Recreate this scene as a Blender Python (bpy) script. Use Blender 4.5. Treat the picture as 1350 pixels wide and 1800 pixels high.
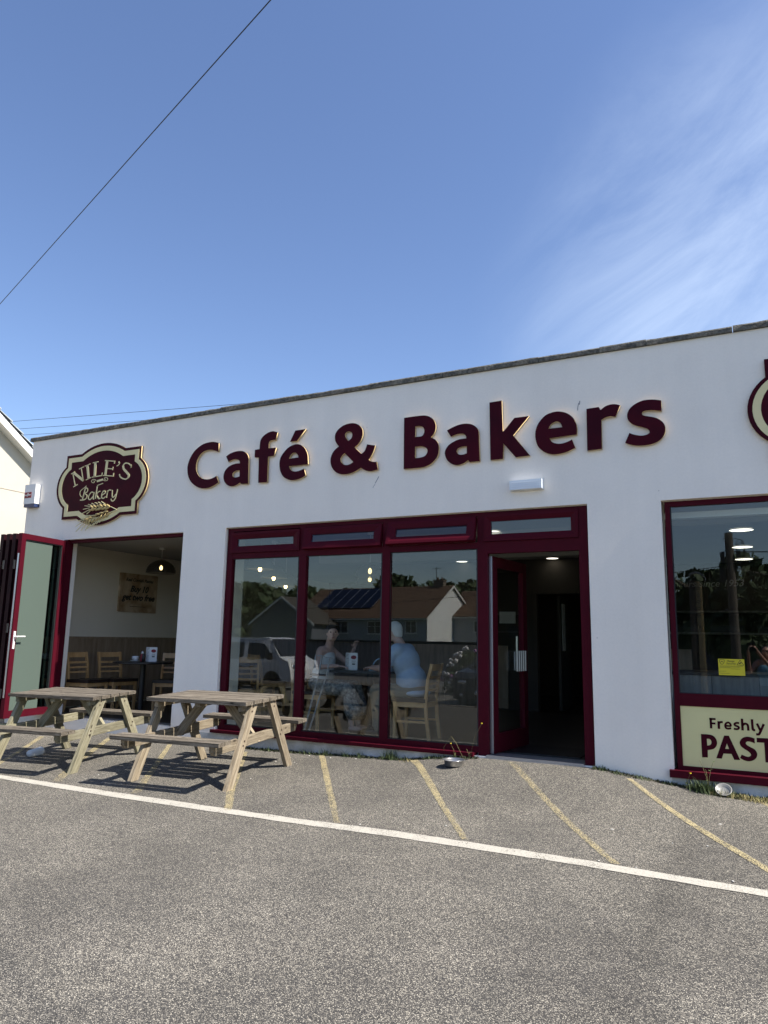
import bpy, bmesh, math, random
from mathutils import Vector, Matrix, noise
random.seed(7)
rad = math.radians
for o in list(bpy.data.objects): bpy.data.objects.remove(o)
scene = bpy.context.scene
COL = scene.collection
PI = math.pi

# ---------------------------------------------------------------- camera
CAM = Vector((0.0, -7.2725, 1.1347))
def set_camera():
    yaw, pitch, roll = rad(26.83389), rad(10.03264), rad(1.02055)
    cy, sy, cp, sp = math.cos(yaw), math.sin(yaw), math.cos(pitch), math.sin(pitch)
    f = Vector((-sy*cp, cy*cp, sp)); r = Vector((cy, sy, 0)); u = r.cross(f)
    cr, sr = math.cos(roll), math.sin(roll)
    r2 = r*cr + u*sr; u2 = u*cr - r*sr
    cam = bpy.data.cameras.new('camera'); o = bpy.data.objects.new('camera', cam); COL.objects.link(o)
    M = Matrix((r2, u2, -f)).transposed().to_4x4(); M.translation = CAM
    o.matrix_world = M
    cam.sensor_fit = 'VERTICAL'; cam.sensor_height = 36; cam.sensor_width = 27
    cam.lens = 1268.5/1800*36
    cam.clip_start = 0.05; cam.clip_end = 3000
    scene.camera = o
set_camera()

# ---------------------------------------------------------------- light
SUN = Vector((0.82, -0.012, 1.0)).normalized()
w = bpy.data.worlds.new('World'); scene.world = w; w.use_nodes = True
nt = w.node_tree; nt.nodes.clear()
out = nt.nodes.new('ShaderNodeOutputWorld'); bg = nt.nodes.new('ShaderNodeBackground')
sky = nt.nodes.new('ShaderNodeTexSky'); sky.sky_type = 'NISHITA'; sky.sun_disc = False
sky.sun_elevation = math.asin(SUN.z); sky.sun_rotation = math.atan2(SUN.x, SUN.y)
sky.air_density = 1.0; sky.dust_density = 0.4; sky.ozone_density = 2.0; sky.altitude = 50
bg.inputs['Strength'].default_value = SKY_STRENGTH = 0.105
# thin cirrus: a few stretched wisps mixed into the sky all round
tc = nt.nodes.new('ShaderNodeTexCoord')
STREAK = Vector((0.81, -0.18, 0.56)).normalized()      # the wisps are drawn out along this direction
d1 = nt.nodes.new('ShaderNodeVectorMath'); d1.operation = 'DOT_PRODUCT'; d1.inputs[1].default_value = STREAK
d2 = nt.nodes.new('ShaderNodeVectorMath'); d2.operation = 'SCALE'; d2.inputs[0].default_value = STREAK*0.60
mp = nt.nodes.new('ShaderNodeVectorMath'); mp.operation = 'SUBTRACT'
nt.links.new(tc.outputs['Generated'], d1.inputs[0]); nt.links.new(d1.outputs['Value'], d2.inputs['Scale']); nt.links.new(tc.outputs['Generated'], mp.inputs[0]); nt.links.new(d2.outputs[0], mp.inputs[1])
nz = nt.nodes.new('ShaderNodeTexNoise'); nz.inputs['Scale'].default_value = 5.5; nz.inputs['Detail'].default_value = 13; nz.inputs['Roughness'].default_value = 0.66; nz.inputs['Distortion'].default_value = 0.8
cr = nt.nodes.new('ShaderNodeValToRGB'); cr.color_ramp.elements[0].position = 0.36; cr.color_ramp.elements[1].position = 0.74
cr.color_ramp.elements[0].color = (0.07, 0.07, 0.07, 1); cr.color_ramp.elements[1].color = (0.42, 0.42, 0.42, 1)
# wisps gather on the sunny side of the sky
dt = nt.nodes.new('ShaderNodeVectorMath'); dt.operation = 'DOT_PRODUCT'; dt.inputs[1].default_value = Vector((0.16, 0.94, 0.32)).normalized()
mr = nt.nodes.new('ShaderNodeMapRange'); mr.inputs['From Min'].default_value = 0.875; mr.inputs['From Max'].default_value = 1.0
mr.interpolation_type = 'SMOOTHSTEP'
ml = nt.nodes.new('ShaderNodeMath'); ml.operation = 'MULTIPLY'
mx = nt.nodes.new('ShaderNodeMix'); mx.data_type = 'RGBA'; mx.inputs[7].default_value = (6.2, 7.0, 8.0, 1)
L = nt.links.new
L(mp.outputs[0], nz.inputs['Vector']); L(nz.outputs['Fac'], cr.inputs['Fac'])
L(tc.outputs['Generated'], dt.inputs[0]); L(dt.outputs['Value'], mr.inputs['Value'])
L(cr.outputs['Color'], ml.inputs[0]); L(mr.outputs['Result'], ml.inputs[1])
hs = nt.nodes.new('ShaderNodeHueSaturation'); hs.inputs['Saturation'].default_value = 1.06; hs.inputs['Hue'].default_value = 0.508; hs.inputs['Value'].default_value = 0.97
L(sky.outputs['Color'], hs.inputs['Color'])
L(ml.outputs[0], mx.inputs[0]); L(hs.outputs['Color'], mx.inputs[6]); L(mx.outputs[2], bg.inputs['Color']); L(bg.outputs[0], out.inputs['Surface'])
sl = bpy.data.lights.new('sun', 'SUN'); sl.energy = 5.0; sl.angle = rad(0.53); sl.color = (1.0, 0.94, 0.85)
so = bpy.data.objects.new('sun', sl); COL.objects.link(so); so.rotation_euler = SUN.to_track_quat('Z', 'Y').to_euler(); so.location = (10, 0, 20)
scene.view_settings.view_transform = 'Standard'; scene.view_settings.look = 'None'
scene.view_settings.exposure = 1.0; scene.view_settings.gamma = 1; scene.view_settings.use_curve_mapping = False
scene.render.engine = 'CYCLES'
scene.cycles.max_bounces = 8; scene.cycles.transparent_max_bounces = 24; scene.cycles.caustics_reflective = False; scene.cycles.caustics_refractive = False

# ---------------------------------------------------------------- materials
MATS = {}
def mat(name, col, rough=0.6, metal=0.0, var=None, vscale=8.0, vstretch=(1,1,1), bump=0.0, bscale=60.0, coord='Object', spec=None, detail=5, emit=None, estr=0):
    """principled material with a noise-driven second colour and bump"""
    if name in MATS: return MATS[name]
    m = bpy.data.materials.new(name); m.use_nodes = True; n = m.node_tree; p = n.nodes['Principled BSDF']; l = n.links.new
    p.inputs['Base Color'].default_value = (*col, 1); p.inputs['Roughness'].default_value = rough; p.inputs['Metallic'].default_value = metal
    if spec is not None: p.inputs['Specular IOR Level'].default_value = spec
    if emit:
        p.inputs['Emission Color'].default_value = (*emit, 1); p.inputs['Emission Strength'].default_value = estr
    if var or bump:
        t = n.nodes.new('ShaderNodeTexCoord'); g = n.nodes.new('ShaderNodeMapping'); g.inputs['Scale'].default_value = vstretch
        oi = n.nodes.new('ShaderNodeObjectInfo'); ad = n.nodes.new('ShaderNodeVectorMath'); ad.operation = 'ADD'
        sc = n.nodes.new('ShaderNodeMath'); sc.operation = 'MULTIPLY'; sc.inputs[1].default_value = 37.0
        l(oi.outputs['Random'], sc.inputs[0]); l(t.outputs[coord], ad.inputs[0]); l(sc.outputs[0], ad.inputs[1]); l(ad.outputs[0], g.inputs['Vector'])
    if var:
        q = n.nodes.new('ShaderNodeTexNoise'); q.inputs['Scale'].default_value = vscale; q.inputs['Detail'].default_value = detail; q.inputs['Roughness'].default_value = 0.65
        r = n.nodes.new('ShaderNodeValToRGB'); r.color_ramp.elements[0].position = 0.35; r.color_ramp.elements[1].position = 0.68
        r.color_ramp.elements[0].color = (*col, 1); r.color_ramp.elements[1].color = (*var, 1)
        l(g.outputs[0], q.inputs['Vector']); l(q.outputs['Fac'], r.inputs['Fac']); l(r.outputs['Color'], p.inputs['Base Color'])
    if bump:
        b = n.nodes.new('ShaderNodeBump'); b.inputs['Strength'].default_value = bump; b.inputs['Distance'].default_value = 0.01
        q2 = n.nodes.new('ShaderNodeTexNoise'); q2.inputs['Scale'].default_value = bscale; q2.inputs['Detail'].default_value = 4
        l(g.outputs[0], q2.inputs['Vector']); l(q2.outputs['Fac'], b.inputs['Height']); l(b.outputs['Normal'], p.inputs['Normal'])
    MATS[name] = m
    return m

def glass_mat(name, refl=0.09, tint=(0.93, 0.96, 0.95), rough=0.0):
    m = bpy.data.materials.new(name); m.use_nodes = True; n = m.node_tree; n.nodes.clear(); l = n.links.new
    o = n.nodes.new('ShaderNodeOutputMaterial'); mxs = n.nodes.new('ShaderNodeMixShader'); tr = n.nodes.new('ShaderNodeBsdfTransparent'); gl = n.nodes.new('ShaderNodeBsdfGlossy')
    tr.inputs['Color'].default_value = (*tint, 1); gl.inputs['Roughness'].default_value = rough; gl.inputs['Color'].default_value = (1, 1, 1, 1)
    fr = n.nodes.new('ShaderNodeFresnel'); fr.inputs['IOR'].default_value = 1.5
    mm = n.nodes.new('ShaderNodeMath'); mm.operation = 'MULTIPLY_ADD'; mm.inputs[1].default_value = 1.0; mm.inputs[2].default_value = refl - 0.04; mm.use_clamp = True
    geo = n.nodes.new('ShaderNodeNewGeometry')
    # same reflectance on both faces of the sheet
    l(fr.outputs[0], mm.inputs[0]); l(mm.outputs[0], mxs.inputs[0]); l(tr.outputs[0], mxs.inputs[1]); l(gl.outputs[0], mxs.inputs[2]); l(mxs.outputs[0], o.inputs['Surface'])
    ng = n.nodes.new('ShaderNodeFresnel'); ng.inputs['IOR'].default_value = 1.5
    # incoming angle without the inside/outside flip
    lw = n.nodes.new('ShaderNodeLayerWeight'); lw.inputs['Blend'].default_value = 0.35
    pw = n.nodes.new('ShaderNodeMath'); pw.operation = 'POWER'; pw.inputs[1].default_value = 2.5
    ma = n.nodes.new('ShaderNodeMath'); ma.operation = 'MULTIPLY_ADD'; ma.inputs[1].default_value = 0.36; ma.inputs[2].default_value = refl; ma.use_clamp = True
    l(lw.outputs['Facing'], pw.inputs[0]); l(pw.outputs[0], ma.inputs[0]); l(ma.outputs[0], mxs.inputs[0])
    return m

def render_mat():
    m = bpy.data.materials.new('white_render'); m.use_nodes = True; n = m.node_tree; p = n.nodes['Principled BSDF']; l = n.links.new
    t = n.nodes.new('ShaderNodeTexCoord')
    def nzt(sc, det, scale=(1, 1, 1), ro=.6):
        g = n.nodes.new('ShaderNodeMapping'); g.inputs['Scale'].default_value = scale; l(t.outputs['Object'], g.inputs['Vector'])
        q = n.nodes.new('ShaderNodeTexNoise'); q.inputs['Scale'].default_value = sc; q.inputs['Detail'].default_value = det; q.inputs['Roughness'].default_value = ro; l(g.outputs[0], q.inputs['Vector']); return q
    def rng(q, a, b, lo, hi):
        r = n.nodes.new('ShaderNodeMapRange'); r.inputs['From Min'].default_value = a; r.inputs['From Max'].default_value = b; r.inputs['To Min'].default_value = lo; r.inputs['To Max'].default_value = hi; l(q, r.inputs['Value']); return r
    a = rng(nzt(.9, 7).outputs['Fac'], .3, .7, .945, 1.03); b = rng(nzt(1.0, 6, (5, 5, .35)).outputs['Fac'], .35, .7, 1.012, .972); c = rng(nzt(45, 3).outputs['Fac'], .3, .7, .975, 1.02)
    m1 = n.nodes.new('ShaderNodeMath'); m1.operation = 'MULTIPLY'; l(a.outputs[0], m1.inputs[0]); l(b.outputs[0], m1.inputs[1]); m2 = n.nodes.new('ShaderNodeMath'); m2.operation = 'MULTIPLY'; l(m1.outputs[0], m2.inputs[0]); l(c.outputs[0], m2.inputs[1])
    # small dirt specks and hairline crazing that belong to the paint
    v = n.nodes.new('ShaderNodeTexVoronoi'); v.inputs['Scale'].default_value = 3.1; l(t.outputs['Object'], v.inputs['Vector']); sp = rng(v.outputs['Distance'], .012, .03, .72, 1.0)
    m3 = n.nodes.new('ShaderNodeMath'); m3.operation = 'MULTIPLY'; l(m2.outputs[0], m3.inputs[0]); l(sp.outputs[0], m3.inputs[1])
    vm = n.nodes.new('ShaderNodeVectorMath'); vm.operation = 'SCALE'; vm.inputs[0].default_value = (0.93, 0.86, 0.77); l(m3.outputs[0], vm.inputs['Scale']); l(vm.outputs[0], p.inputs['Base Color'])
    p.inputs['Roughness'].default_value = .88; bp = n.nodes.new('ShaderNodeBump'); bp.inputs['Strength'].default_value = .10; bp.inputs['Distance'].default_value = .01; l(nzt(80, 4).outputs['Fac'], bp.inputs['Height']); l(bp.outputs['Normal'], p.inputs['Normal'])
    return m
RENDER = render_mat()
PLINTH = mat('plinth_paint', (0.62, 0.63, 0.63), 0.85, var=(0.36, 0.35, 0.31), vscale=5, bump=0.4, bscale=60, detail=8)
MAROON = mat('maroon_frame', (0.071, 0.0056, 0.0130), 0.45, var=(0.060, 0.0052, 0.0118), vscale=4, bump=0.03, bscale=40, spec=0.06)
SIGNFACE = mat('sign_maroon', (0.056, 0.0040, 0.0105), 0.5, var=(0.036, 0.004, 0.010), vscale=3, spec=0.06)
GOLD = mat('gold_edge', (0.62, 0.46, 0.24), 0.42, var=(0.52, 0.38, 0.19), vscale=20)
CREAM = mat('sign_cream', (0.74, 0.65, 0.36), 0.6, var=(0.68, 0.6, 0.33), vscale=5)
CREAMP = mat('panel_cream', (0.74, 0.67, 0.33), 0.5, var=(0.69, 0.62, 0.30), vscale=2)
SEAL = mat('rubber_seal', (0.02, 0.02, 0.022), 0.5)
GLASS = glass_mat('window_glass', 0.050, (0.90, 0.93, 0.92))
GLASSIN = glass_mat('door_glass', 0.035, (0.80, 0.90, 0.86))
CONC = mat('coping_concrete', (0.045, 0.042, 0.035), 0.95, var=(0.20, 0.188, 0.16), vscale=26, bump=1.0, bscale=70, detail=9)
METAL = mat('brushed_steel', (0.60, 0.60, 0.60), 0.28, 0.92)
ALU = mat('aluminium_sill', (0.45, 0.45, 0.46), 0.4, 0.8)
WHITEP = mat('white_plastic', (0.72, 0.72, 0.71), 0.45)
BLACK = mat('black_paint', (0.012, 0.012, 0.013), 0.4)
BLUEP = mat('blue_plastic', (0.02, 0.035, 0.10), 0.35)
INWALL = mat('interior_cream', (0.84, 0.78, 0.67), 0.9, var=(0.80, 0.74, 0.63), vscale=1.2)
INDARK = mat('interior_dimmed', (0.065, 0.057, 0.046), 0.9, var=(0.05, 0.044, 0.036), vscale=1.2)  # darkened wall colour; the dimness of the deep room is put into it
CEIL = mat('ceiling_paint', (0.42, 0.41, 0.38), 0.9, var=(0.39, 0.38, 0.35), vscale=1)
FLOORM = mat('dark_floor', (0.02, 0.019, 0.018), 0.35, var=(0.03, 0.028, 0.026), vscale=3)
DADO = mat('oak_panel', (0.27, 0.19, 0.12), 0.5, var=(0.42, 0.31, 0.22), vscale=3.0, vstretch=(5, 5, 0.5), detail=8)
GREYWOOD = mat('grey_wood_panel', (0.16, 0.155, 0.15), 0.6, var=(0.28, 0.27, 0.26), vscale=5, vstretch=(4, 4, 0.4), detail=8)
BEECH = mat('beech', (0.50, 0.28, 0.115), 0.4, var=(0.60, 0.37, 0.17), vscale=5, vstretch=(3, 3, 0.6))
PAD = mat('dark_leather', (0.028, 0.018, 0.014), 0.45)
def wood_old(name, a, b, c):
    m = bpy.data.materials.new(name); m.use_nodes = True; n = m.node_tree; p = n.nodes['Principled BSDF']; l = n.links.new
    t = n.nodes.new('ShaderNodeTexCoord'); oi = n.nodes.new('ShaderNodeObjectInfo'); s = n.nodes.new('ShaderNodeMath'); s.operation = 'MULTIPLY'; s.inputs[1].default_value = 51.0
    ad = n.nodes.new('ShaderNodeVectorMath'); ad.operation = 'ADD'; l(oi.outputs['Random'], s.inputs[0]); l(t.outputs['Object'], ad.inputs[0]); l(s.outputs[0], ad.inputs[1])
    g = n.nodes.new('ShaderNodeMapping'); g.inputs['Scale'].default_value = (1.2, 16, 16); l(ad.outputs[0], g.inputs['Vector'])
    q = n.nodes.new('ShaderNodeTexNoise'); q.inputs['Scale'].default_value = 4.0; q.inputs['Detail'].default_value = 8; q.inputs['Roughness'].default_value = 0.7; q.inputs['Distortion'].default_value = 0.8
    l(g.outputs[0], q.inputs['Vector'])
    r = n.nodes.new('ShaderNodeValToRGB'); e = r.color_ramp.elements; e[0].position = 0.30; e[0].color = (*a, 1); e[1].position = 0.72; e[1].color = (*c, 1); k = e.new(0.5); k.color = (*b, 1)
    l(q.outputs['Fac'], r.inputs['Fac'])
    g2 = n.nodes.new('ShaderNodeMapping'); g2.inputs['Scale'].default_value = (4.5, 11, 11); l(ad.outputs[0], g2.inputs['Vector'])
    v = n.nodes.new('ShaderNodeTexVoronoi'); v.inputs['Scale'].default_value = 1.0; l(g2.outputs[0], v.inputs['Vector'])   # knots
    kr = n.nodes.new('ShaderNodeValToRGB'); kr.color_ramp.elements[0].position = 0.07; kr.color_ramp.elements[0].color = (1, 1, 1, 1); kr.color_ramp.elements[1].position = 0.15; kr.color_ramp.elements[1].color = (0, 0, 0, 1)
    l(v.outputs['Distance'], kr.inputs['Fac'])
    mx = n.nodes.new('ShaderNodeMix'); mx.data_type = 'RGBA'; mx.inputs[7].default_value = (a[0]*0.4, a[1]*0.35, a[2]*0.3, 1); l(kr.outputs['Color'], mx.inputs[0]); l(r.outputs['Color'], mx.inputs[6])
    # per board tone
    hs = n.nodes.new('ShaderNodeHueSaturation'); mr = n.nodes.new('ShaderNodeMapRange'); mr.inputs['To Min'].default_value = 0.78; mr.inputs['To Max'].default_value = 1.18
    l(oi.outputs['Random'], mr.inputs['Value']); l(mr.outputs['Result'], hs.inputs['Value']); l(mx.outputs[2], hs.inputs['Color']); l(hs.outputs['Color'], p.inputs['Base Color'])
    p.inputs['Roughness'].default_value = 0.85
    b = n.nodes.new('ShaderNodeBump'); b.inputs['Strength'].default_value = 0.5; b.inputs['Distance'].default_value = 0.004; l(q.outputs['Fac'], b.inputs['Height']); l(b.outputs['Normal'], p.inputs['Normal'])
    return m
WTOP = wood_old('weathered_top_wood', (0.020, 0.016, 0.011), (0.105, 0.086, 0.063), (0.27, 0.24, 0.195))
WLEG = wood_old('weathered_leg_wood', (0.09, 0.066, 0.040), (0.235, 0.19, 0.13), (0.37, 0.32, 0.235))
WMOSS = wood_old('mossy_leg_wood', (0.075, 0.068, 0.038), (0.20, 0.182, 0.118), (0.34, 0.315, 0.235))
GATEWOOD = wood_old('post_wood', (0.30, 0.22, 0.11), (0.45, 0.36, 0.2), (0.55, 0.46, 0.3))

def asphalt():
    m = bpy.data.materials.new('asphalt'); m.use_nodes = True; n = m.node_tree; p = n.nodes['Principled BSDF']; l = n.links.new
    t = n.nodes.new('ShaderNodeTexCoord')
    wob = n.nodes.new('ShaderNodeTexNoise'); wob.inputs['Scale'].default_value = 70; wob.inputs['Detail'].default_value = 2; l(t.outputs['Object'], wob.inputs['Vector'])
    wv = n.nodes.new('ShaderNodeVectorMath'); wv.operation = 'MULTIPLY_ADD'; wv.inputs[1].default_value = (.0035, .0035, .0035); l(wob.outputs['Color'], wv.inputs[0]); l(t.outputs['Object'], wv.inputs[2])
    def vor(scale):
        v = n.nodes.new('ShaderNodeTexVoronoi'); v.inputs['Scale'].default_value = scale; l(wv.outputs[0], v.inputs['Vector']); return v
    def mth(op, a, b=None, c=None):
        x = n.nodes.new('ShaderNodeMath'); x.operation = op
        for k, q in enumerate((a, b, c)):
            if q is None: continue
            if isinstance(q, (int, float)): x.inputs[k].default_value = q
            else: l(q, x.inputs[k])
        return x.outputs[0]
    def nzr(sc, det, a, b, lo, hi, ro=.6):
        q = n.nodes.new('ShaderNodeTexNoise'); q.inputs['Scale'].default_value = sc; q.inputs['Detail'].default_value = det; q.inputs['Roughness'].default_value = ro; l(t.outputs['Object'], q.inputs['Vector'])
        g = n.nodes.new('ShaderNodeMapRange'); g.inputs['From Min'].default_value = a; g.inputs['From Max'].default_value = b; g.inputs['To Min'].default_value = lo; g.inputs['To Max'].default_value = hi; l(q.outputs['Fac'], g.inputs['Value']); return g.outputs[0]
    v1 = vor(205); sx = n.nodes.new('ShaderNodeSeparateColor'); l(v1.outputs['Color'], sx.inputs[0])
    r = n.nodes.new('ShaderNodeValToRGB'); e = r.color_ramp.elements
    e[0].position = 0.05; e[0].color = (0.028, 0.028, 0.030, 1); e[1].position = 1.0; e[1].color = (0.55, 0.505, 0.415, 1)
    for ps, c in ((0.26, (0.070, 0.068, 0.064, 1)), (0.52, (0.150, 0.138, 0.120, 1)), (0.78, (0.285, 0.26, 0.215, 1))):
        k = e.new(ps); k.color = c
    # where stones have polished through the mix shows lighter, elsewhere the binder darkens it
    shift = nzr(1.3, 5, .35, .65, -.07, .07)
    l(mth('ADD', sx.outputs[0], shift), r.inputs['Fac'])
    r2 = n.nodes.new('ShaderNodeValToRGB'); r2.color_ramp.elements[0].position = 0.42; r2.color_ramp.elements[0].color = (0, 0, 0, 1); r2.color_ramp.elements[1].position = 0.66; r2.color_ramp.elements[1].color = (1, 1, 1, 1)
    l(v1.outputs['Distance'], r2.inputs['Fac'])
    mx = n.nodes.new('ShaderNodeMix'); mx.data_type = 'RGBA'; l(r2.outputs['Color'], mx.inputs[0]); l(r.outputs['Color'], mx.inputs[6]); mx.inputs[7].default_value = (0.052, 0.049, 0.044, 1)
    f = mth('MULTIPLY', nzr(.45, 6, .32, .68, .83, 1.04), nzr(14, 5, .3, .7, .92, 1.08)); f = mth('MULTIPLY', f, nzr(4, 6, .35, .7, 1.04, .93))
    # a few small dark oil spots
    v2 = n.nodes.new('ShaderNodeTexVoronoi'); v2.inputs['Scale'].default_value = 1.9; l(wv.outputs[0], v2.inputs['Vector'])
    g = n.nodes.new('ShaderNodeMapRange'); g.inputs['From Min'].default_value = .010; g.inputs['From Max'].default_value = .035; g.inputs['To Min'].default_value = .45; g.inputs['To Max'].default_value = 1.0; l(v2.outputs['Distance'], g.inputs['Value']); f = mth('MULTIPLY', f, g.outputs[0])
    # a drip stain from the gutterless wall, right of the door
    sxy = n.nodes.new('ShaderNodeSeparateXYZ'); l(wv.outputs[0], sxy.inputs[0])
    dx = mth('ABSOLUTE', mth('ADD', mth('MULTIPLY_ADD', sxy.outputs[1], -.02, sxy.outputs[0]), .47)); st = nzr(9, 5, .35, .65, .05, .30)
    g2 = n.nodes.new('ShaderNodeMapRange'); g2.inputs['From Min'].default_value = 0.0; g2.inputs['To Min'].default_value = .84; g2.inputs['To Max'].default_value = 1.0; l(dx, g2.inputs['Value']); l(st, g2.inputs['From Max']); f = mth('MULTIPLY', f, g2.outputs[0])
    vm = n.nodes.new('ShaderNodeVectorMath'); vm.operation = 'SCALE'; l(mx.outputs[2], vm.inputs[0]); l(f, vm.inputs['Scale'])
    l(vm.outputs[0], p.inputs['Base Color']); p.inputs['Roughness'].default_value = 0.85; p.inputs['Specular IOR Level'].default_value = .3
    b = n.nodes.new('ShaderNodeBump'); b.inputs['Strength'].default_value = 0.8; b.inputs['Distance'].default_value = 0.004; b.invert = True
    l(v1.outputs['Distance'], b.inputs['Height']); l(b.outputs['Normal'], p.inputs['Normal'])
    return m
ASPHALT = asphalt()
def paint_mat(name, col, wear, fade_attr=False):
    m = bpy.data.materials.new(name); m.use_nodes = True; n = m.node_tree; p = n.nodes['Principled BSDF']; l = n.links.new
    o = n.nodes['Material Output']; t = n.nodes.new('ShaderNodeTexCoord')
    p.inputs['Base Color'].default_value = (*col, 1); p.inputs['Roughness'].default_value = 0.75
    v = n.nodes.new('ShaderNodeTexVoronoi'); v.inputs['Scale'].default_value = 205; l(t.outputs['Object'], v.inputs['Vector'])
    s = n.nodes.new('ShaderNodeSeparateColor'); l(v.outputs['Color'], s.inputs[0])
    q = n.nodes.new('ShaderNodeTexNoise'); q.inputs['Scale'].default_value = 7; q.inputs['Detail'].default_value = 6; l(t.outputs['Object'], q.inputs['Vector'])
    a = n.nodes.new('ShaderNodeMath'); a.operation = 'MULTIPLY_ADD'; a.inputs[1].default_value = 0.9; l(q.outputs['Fac'], a.inputs[0]); l(s.outputs[1], a.inputs[2])
    at = n.nodes.new('ShaderNodeAttribute'); at.attribute_name = 'wear'
    a2 = n.nodes.new('ShaderNodeMath'); a2.operation = 'MULTIPLY_ADD'; a2.inputs[1].default_value = 0.85; l(at.outputs['Fac'], a2.inputs[0]); l(a.outputs[0], a2.inputs[2])
    g = n.nodes.new('ShaderNodeMapRange'); g.inputs['From Min'].default_value = wear; g.inputs['From Max'].default_value = wear + 0.18; l(a2.outputs[0], g.inputs['Value'])
    tr = n.nodes.new('ShaderNodeBsdfTransparent'); mxs = n.nodes.new('ShaderNodeMixShader')
    l(g.outputs[0], mxs.inputs[0]); l(p.outputs[0], mxs.inputs[1]); l(tr.outputs[0], mxs.inputs[2]); l(mxs.outputs[0], o.inputs['Surface'])
    hv = n.nodes.new('ShaderNodeMapRange'); hv.inputs['To Min'].default_value = 0.75; hv.inputs['To Max'].default_value = 1.15; l(s.outputs[0], hv.inputs['Value'])
    vm = n.nodes.new('ShaderNodeVectorMath'); vm.operation = 'SCALE'; vm.inputs[0].default_value = col; l(hv.outputs[0], vm.inputs['Scale']); l(vm.outputs[0], p.inputs['Base Color'])
    b = n.nodes.new('ShaderNodeBump'); b.inputs['Strength'].default_value = 0.7; b.inputs['Distance'].default_value = 0.004; b.invert = True; l(v.outputs['Distance'], b.inputs['Height']); l(b.outputs['Normal'], p.inputs['Normal'])
    return m
WHITELINE = paint_mat('white_line_paint', (0.43, 0.405, 0.35), 1.36)
YELLOWLINE = paint_mat('yellow_line_paint', (0.43, 0.36, 0.20), 0.98)

# ---------------------------------------------------------------- helpers
def link(o):
    COL.objects.link(o); return o
def tag(o, label=None, cat=None, group=None, kind=None):
    if label: o['label'] = label
    if cat: o['category'] = cat
    if group: o['group'] = group
    if kind: o['kind'] = kind
    return o
def thing(name, label, cat, loc=(0,0,0), rz=0.0, group=None):
    o = link(bpy.data.objects.new(name, None)); o.location = loc; o.rotation_euler = (0,0,rz); o.empty_display_size = 0.1
    return tag(o, label, cat, group)
def wroot(p):
    v = Vector((0,0,0))
    while p is not None:
        v += p.location; p = p.parent
    return v
def finish(name, me, m, parent=None, world=False, smooth=False):
    """link a mesh as one object; world=True means its vertices are world coordinates (parent unrotated)"""
    for k in (m if isinstance(m, (list, tuple)) else [m]):
        if k is not None: me.materials.append(k)
    if world and parent is not None:
        me.transform(Matrix.Translation(-wroot(parent)))
    if smooth:
        for f in me.polygons: f.use_smooth = True
    o = link(bpy.data.objects.new(name, me)); o.parent = parent
    return o
def bobj(name, bm, m, parent=None, world=False, smooth=False, bevel=0.0, seg=1):
    if bevel > 0:
        bmesh.ops.bevel(bm, geom=[e for e in bm.edges if len(e.link_faces) == 2 and e.calc_face_angle(0) > 0.5], offset=bevel, segments=seg, affect='EDGES', profile=0.5, clamp_overlap=True)
    bmesh.ops.recalc_face_normals(bm, faces=bm.faces)
    me = bpy.data.meshes.new(name); bm.to_mesh(me); bm.free()
    return finish(name, me, m, parent, world, smooth)
def box(bm, x0, x1, y0, y1, z0, z1, M=None):
    vs = [bm.verts.new(v) for v in ((x0,y0,z0),(x1,y0,z0),(x1,y1,z0),(x0,y1,z0),(x0,y0,z1),(x1,y0,z1),(x1,y1,z1),(x0,y1,z1))]
    if M is not None:
        for v in vs: v.co = M @ v.co
    for f in ((0,3,2,1),(4,5,6,7),(0,1,5,4),(1,2,6,5),(2,3,7,6),(3,0,4,7)):
        bm.faces.new([vs[i] for i in f])
    return vs
def mbox(name, b, m, parent=None, world=False, bevel=0.0, M=None, seg=1):
    bm = bmesh.new()
    for q in (b if isinstance(b[0], (list, tuple)) else [b]): box(bm, *q, M=M)
    return bobj(name, bm, m, parent, world, bevel=bevel, seg=seg)
def tube(bm, pts, r, n=8, cap=True, rs=None):
    pts = [Vector(p) for p in pts]; rings = []
    up = Vector((0,0,1))
    for i, p in enumerate(pts):
        d = (pts[min(i+1, len(pts)-1)] - pts[max(i-1, 0)]).normalized()
        a = d.cross(up if abs(d.z) < 0.95 else Vector((1,0,0))).normalized(); b = d.cross(a)
        rr = rs[i] if rs else r
        rings.append([bm.verts.new(p + (a*math.cos(2*PI*k/n) + b*math.sin(2*PI*k/n))*rr) for k in range(n)])
    for i in range(len(rings)-1):
        for k in range(n): bm.faces.new((rings[i][k], rings[i][(k+1)%n], rings[i+1][(k+1)%n], rings[i+1][k]))
    if cap:
        bm.faces.new(rings[0]); bm.faces.new(rings[-1][::-1])
def lathe(bm, prof, n=24, M=None, closed=False):
    rings = []
    for (r, z) in prof:
        if r < 1e-5: v = bm.verts.new((0,0,z)); rings.append([v]*n)
        else: rings.append([bm.verts.new((r*math.cos(2*PI*k/n), r*math.sin(2*PI*k/n), z)) for k in range(n)])
    for i in range(len(rings)-1):
        for k in range(n):
            q = [rings[i][k], rings[i][(k+1)%n], rings[i+1][(k+1)%n], rings[i+1][k]]
            u = []
            for v in q:
                if v not in u: u.append(v)
            if len(u) > 2: bm.faces.new(u)
    if M is not None:
        done = set()
        for rg in rings:
            for v in rg:
                if v not in done: v.co = M @ v.co; done.add(v)
def copy_tree(o, parent=None):
    c = o.copy(); COL.objects.link(c); c.parent = parent
    for ch in list(o.children): copy_tree(ch, c)
    return c
def S(x, z, y):
    """a facade measure (taken on the wall face) carried to depth y on the same sight line"""
    k = (7.2725 + y)/7.2725
    return x*k, (z - CAM.z)*k + CAM.z
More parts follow.
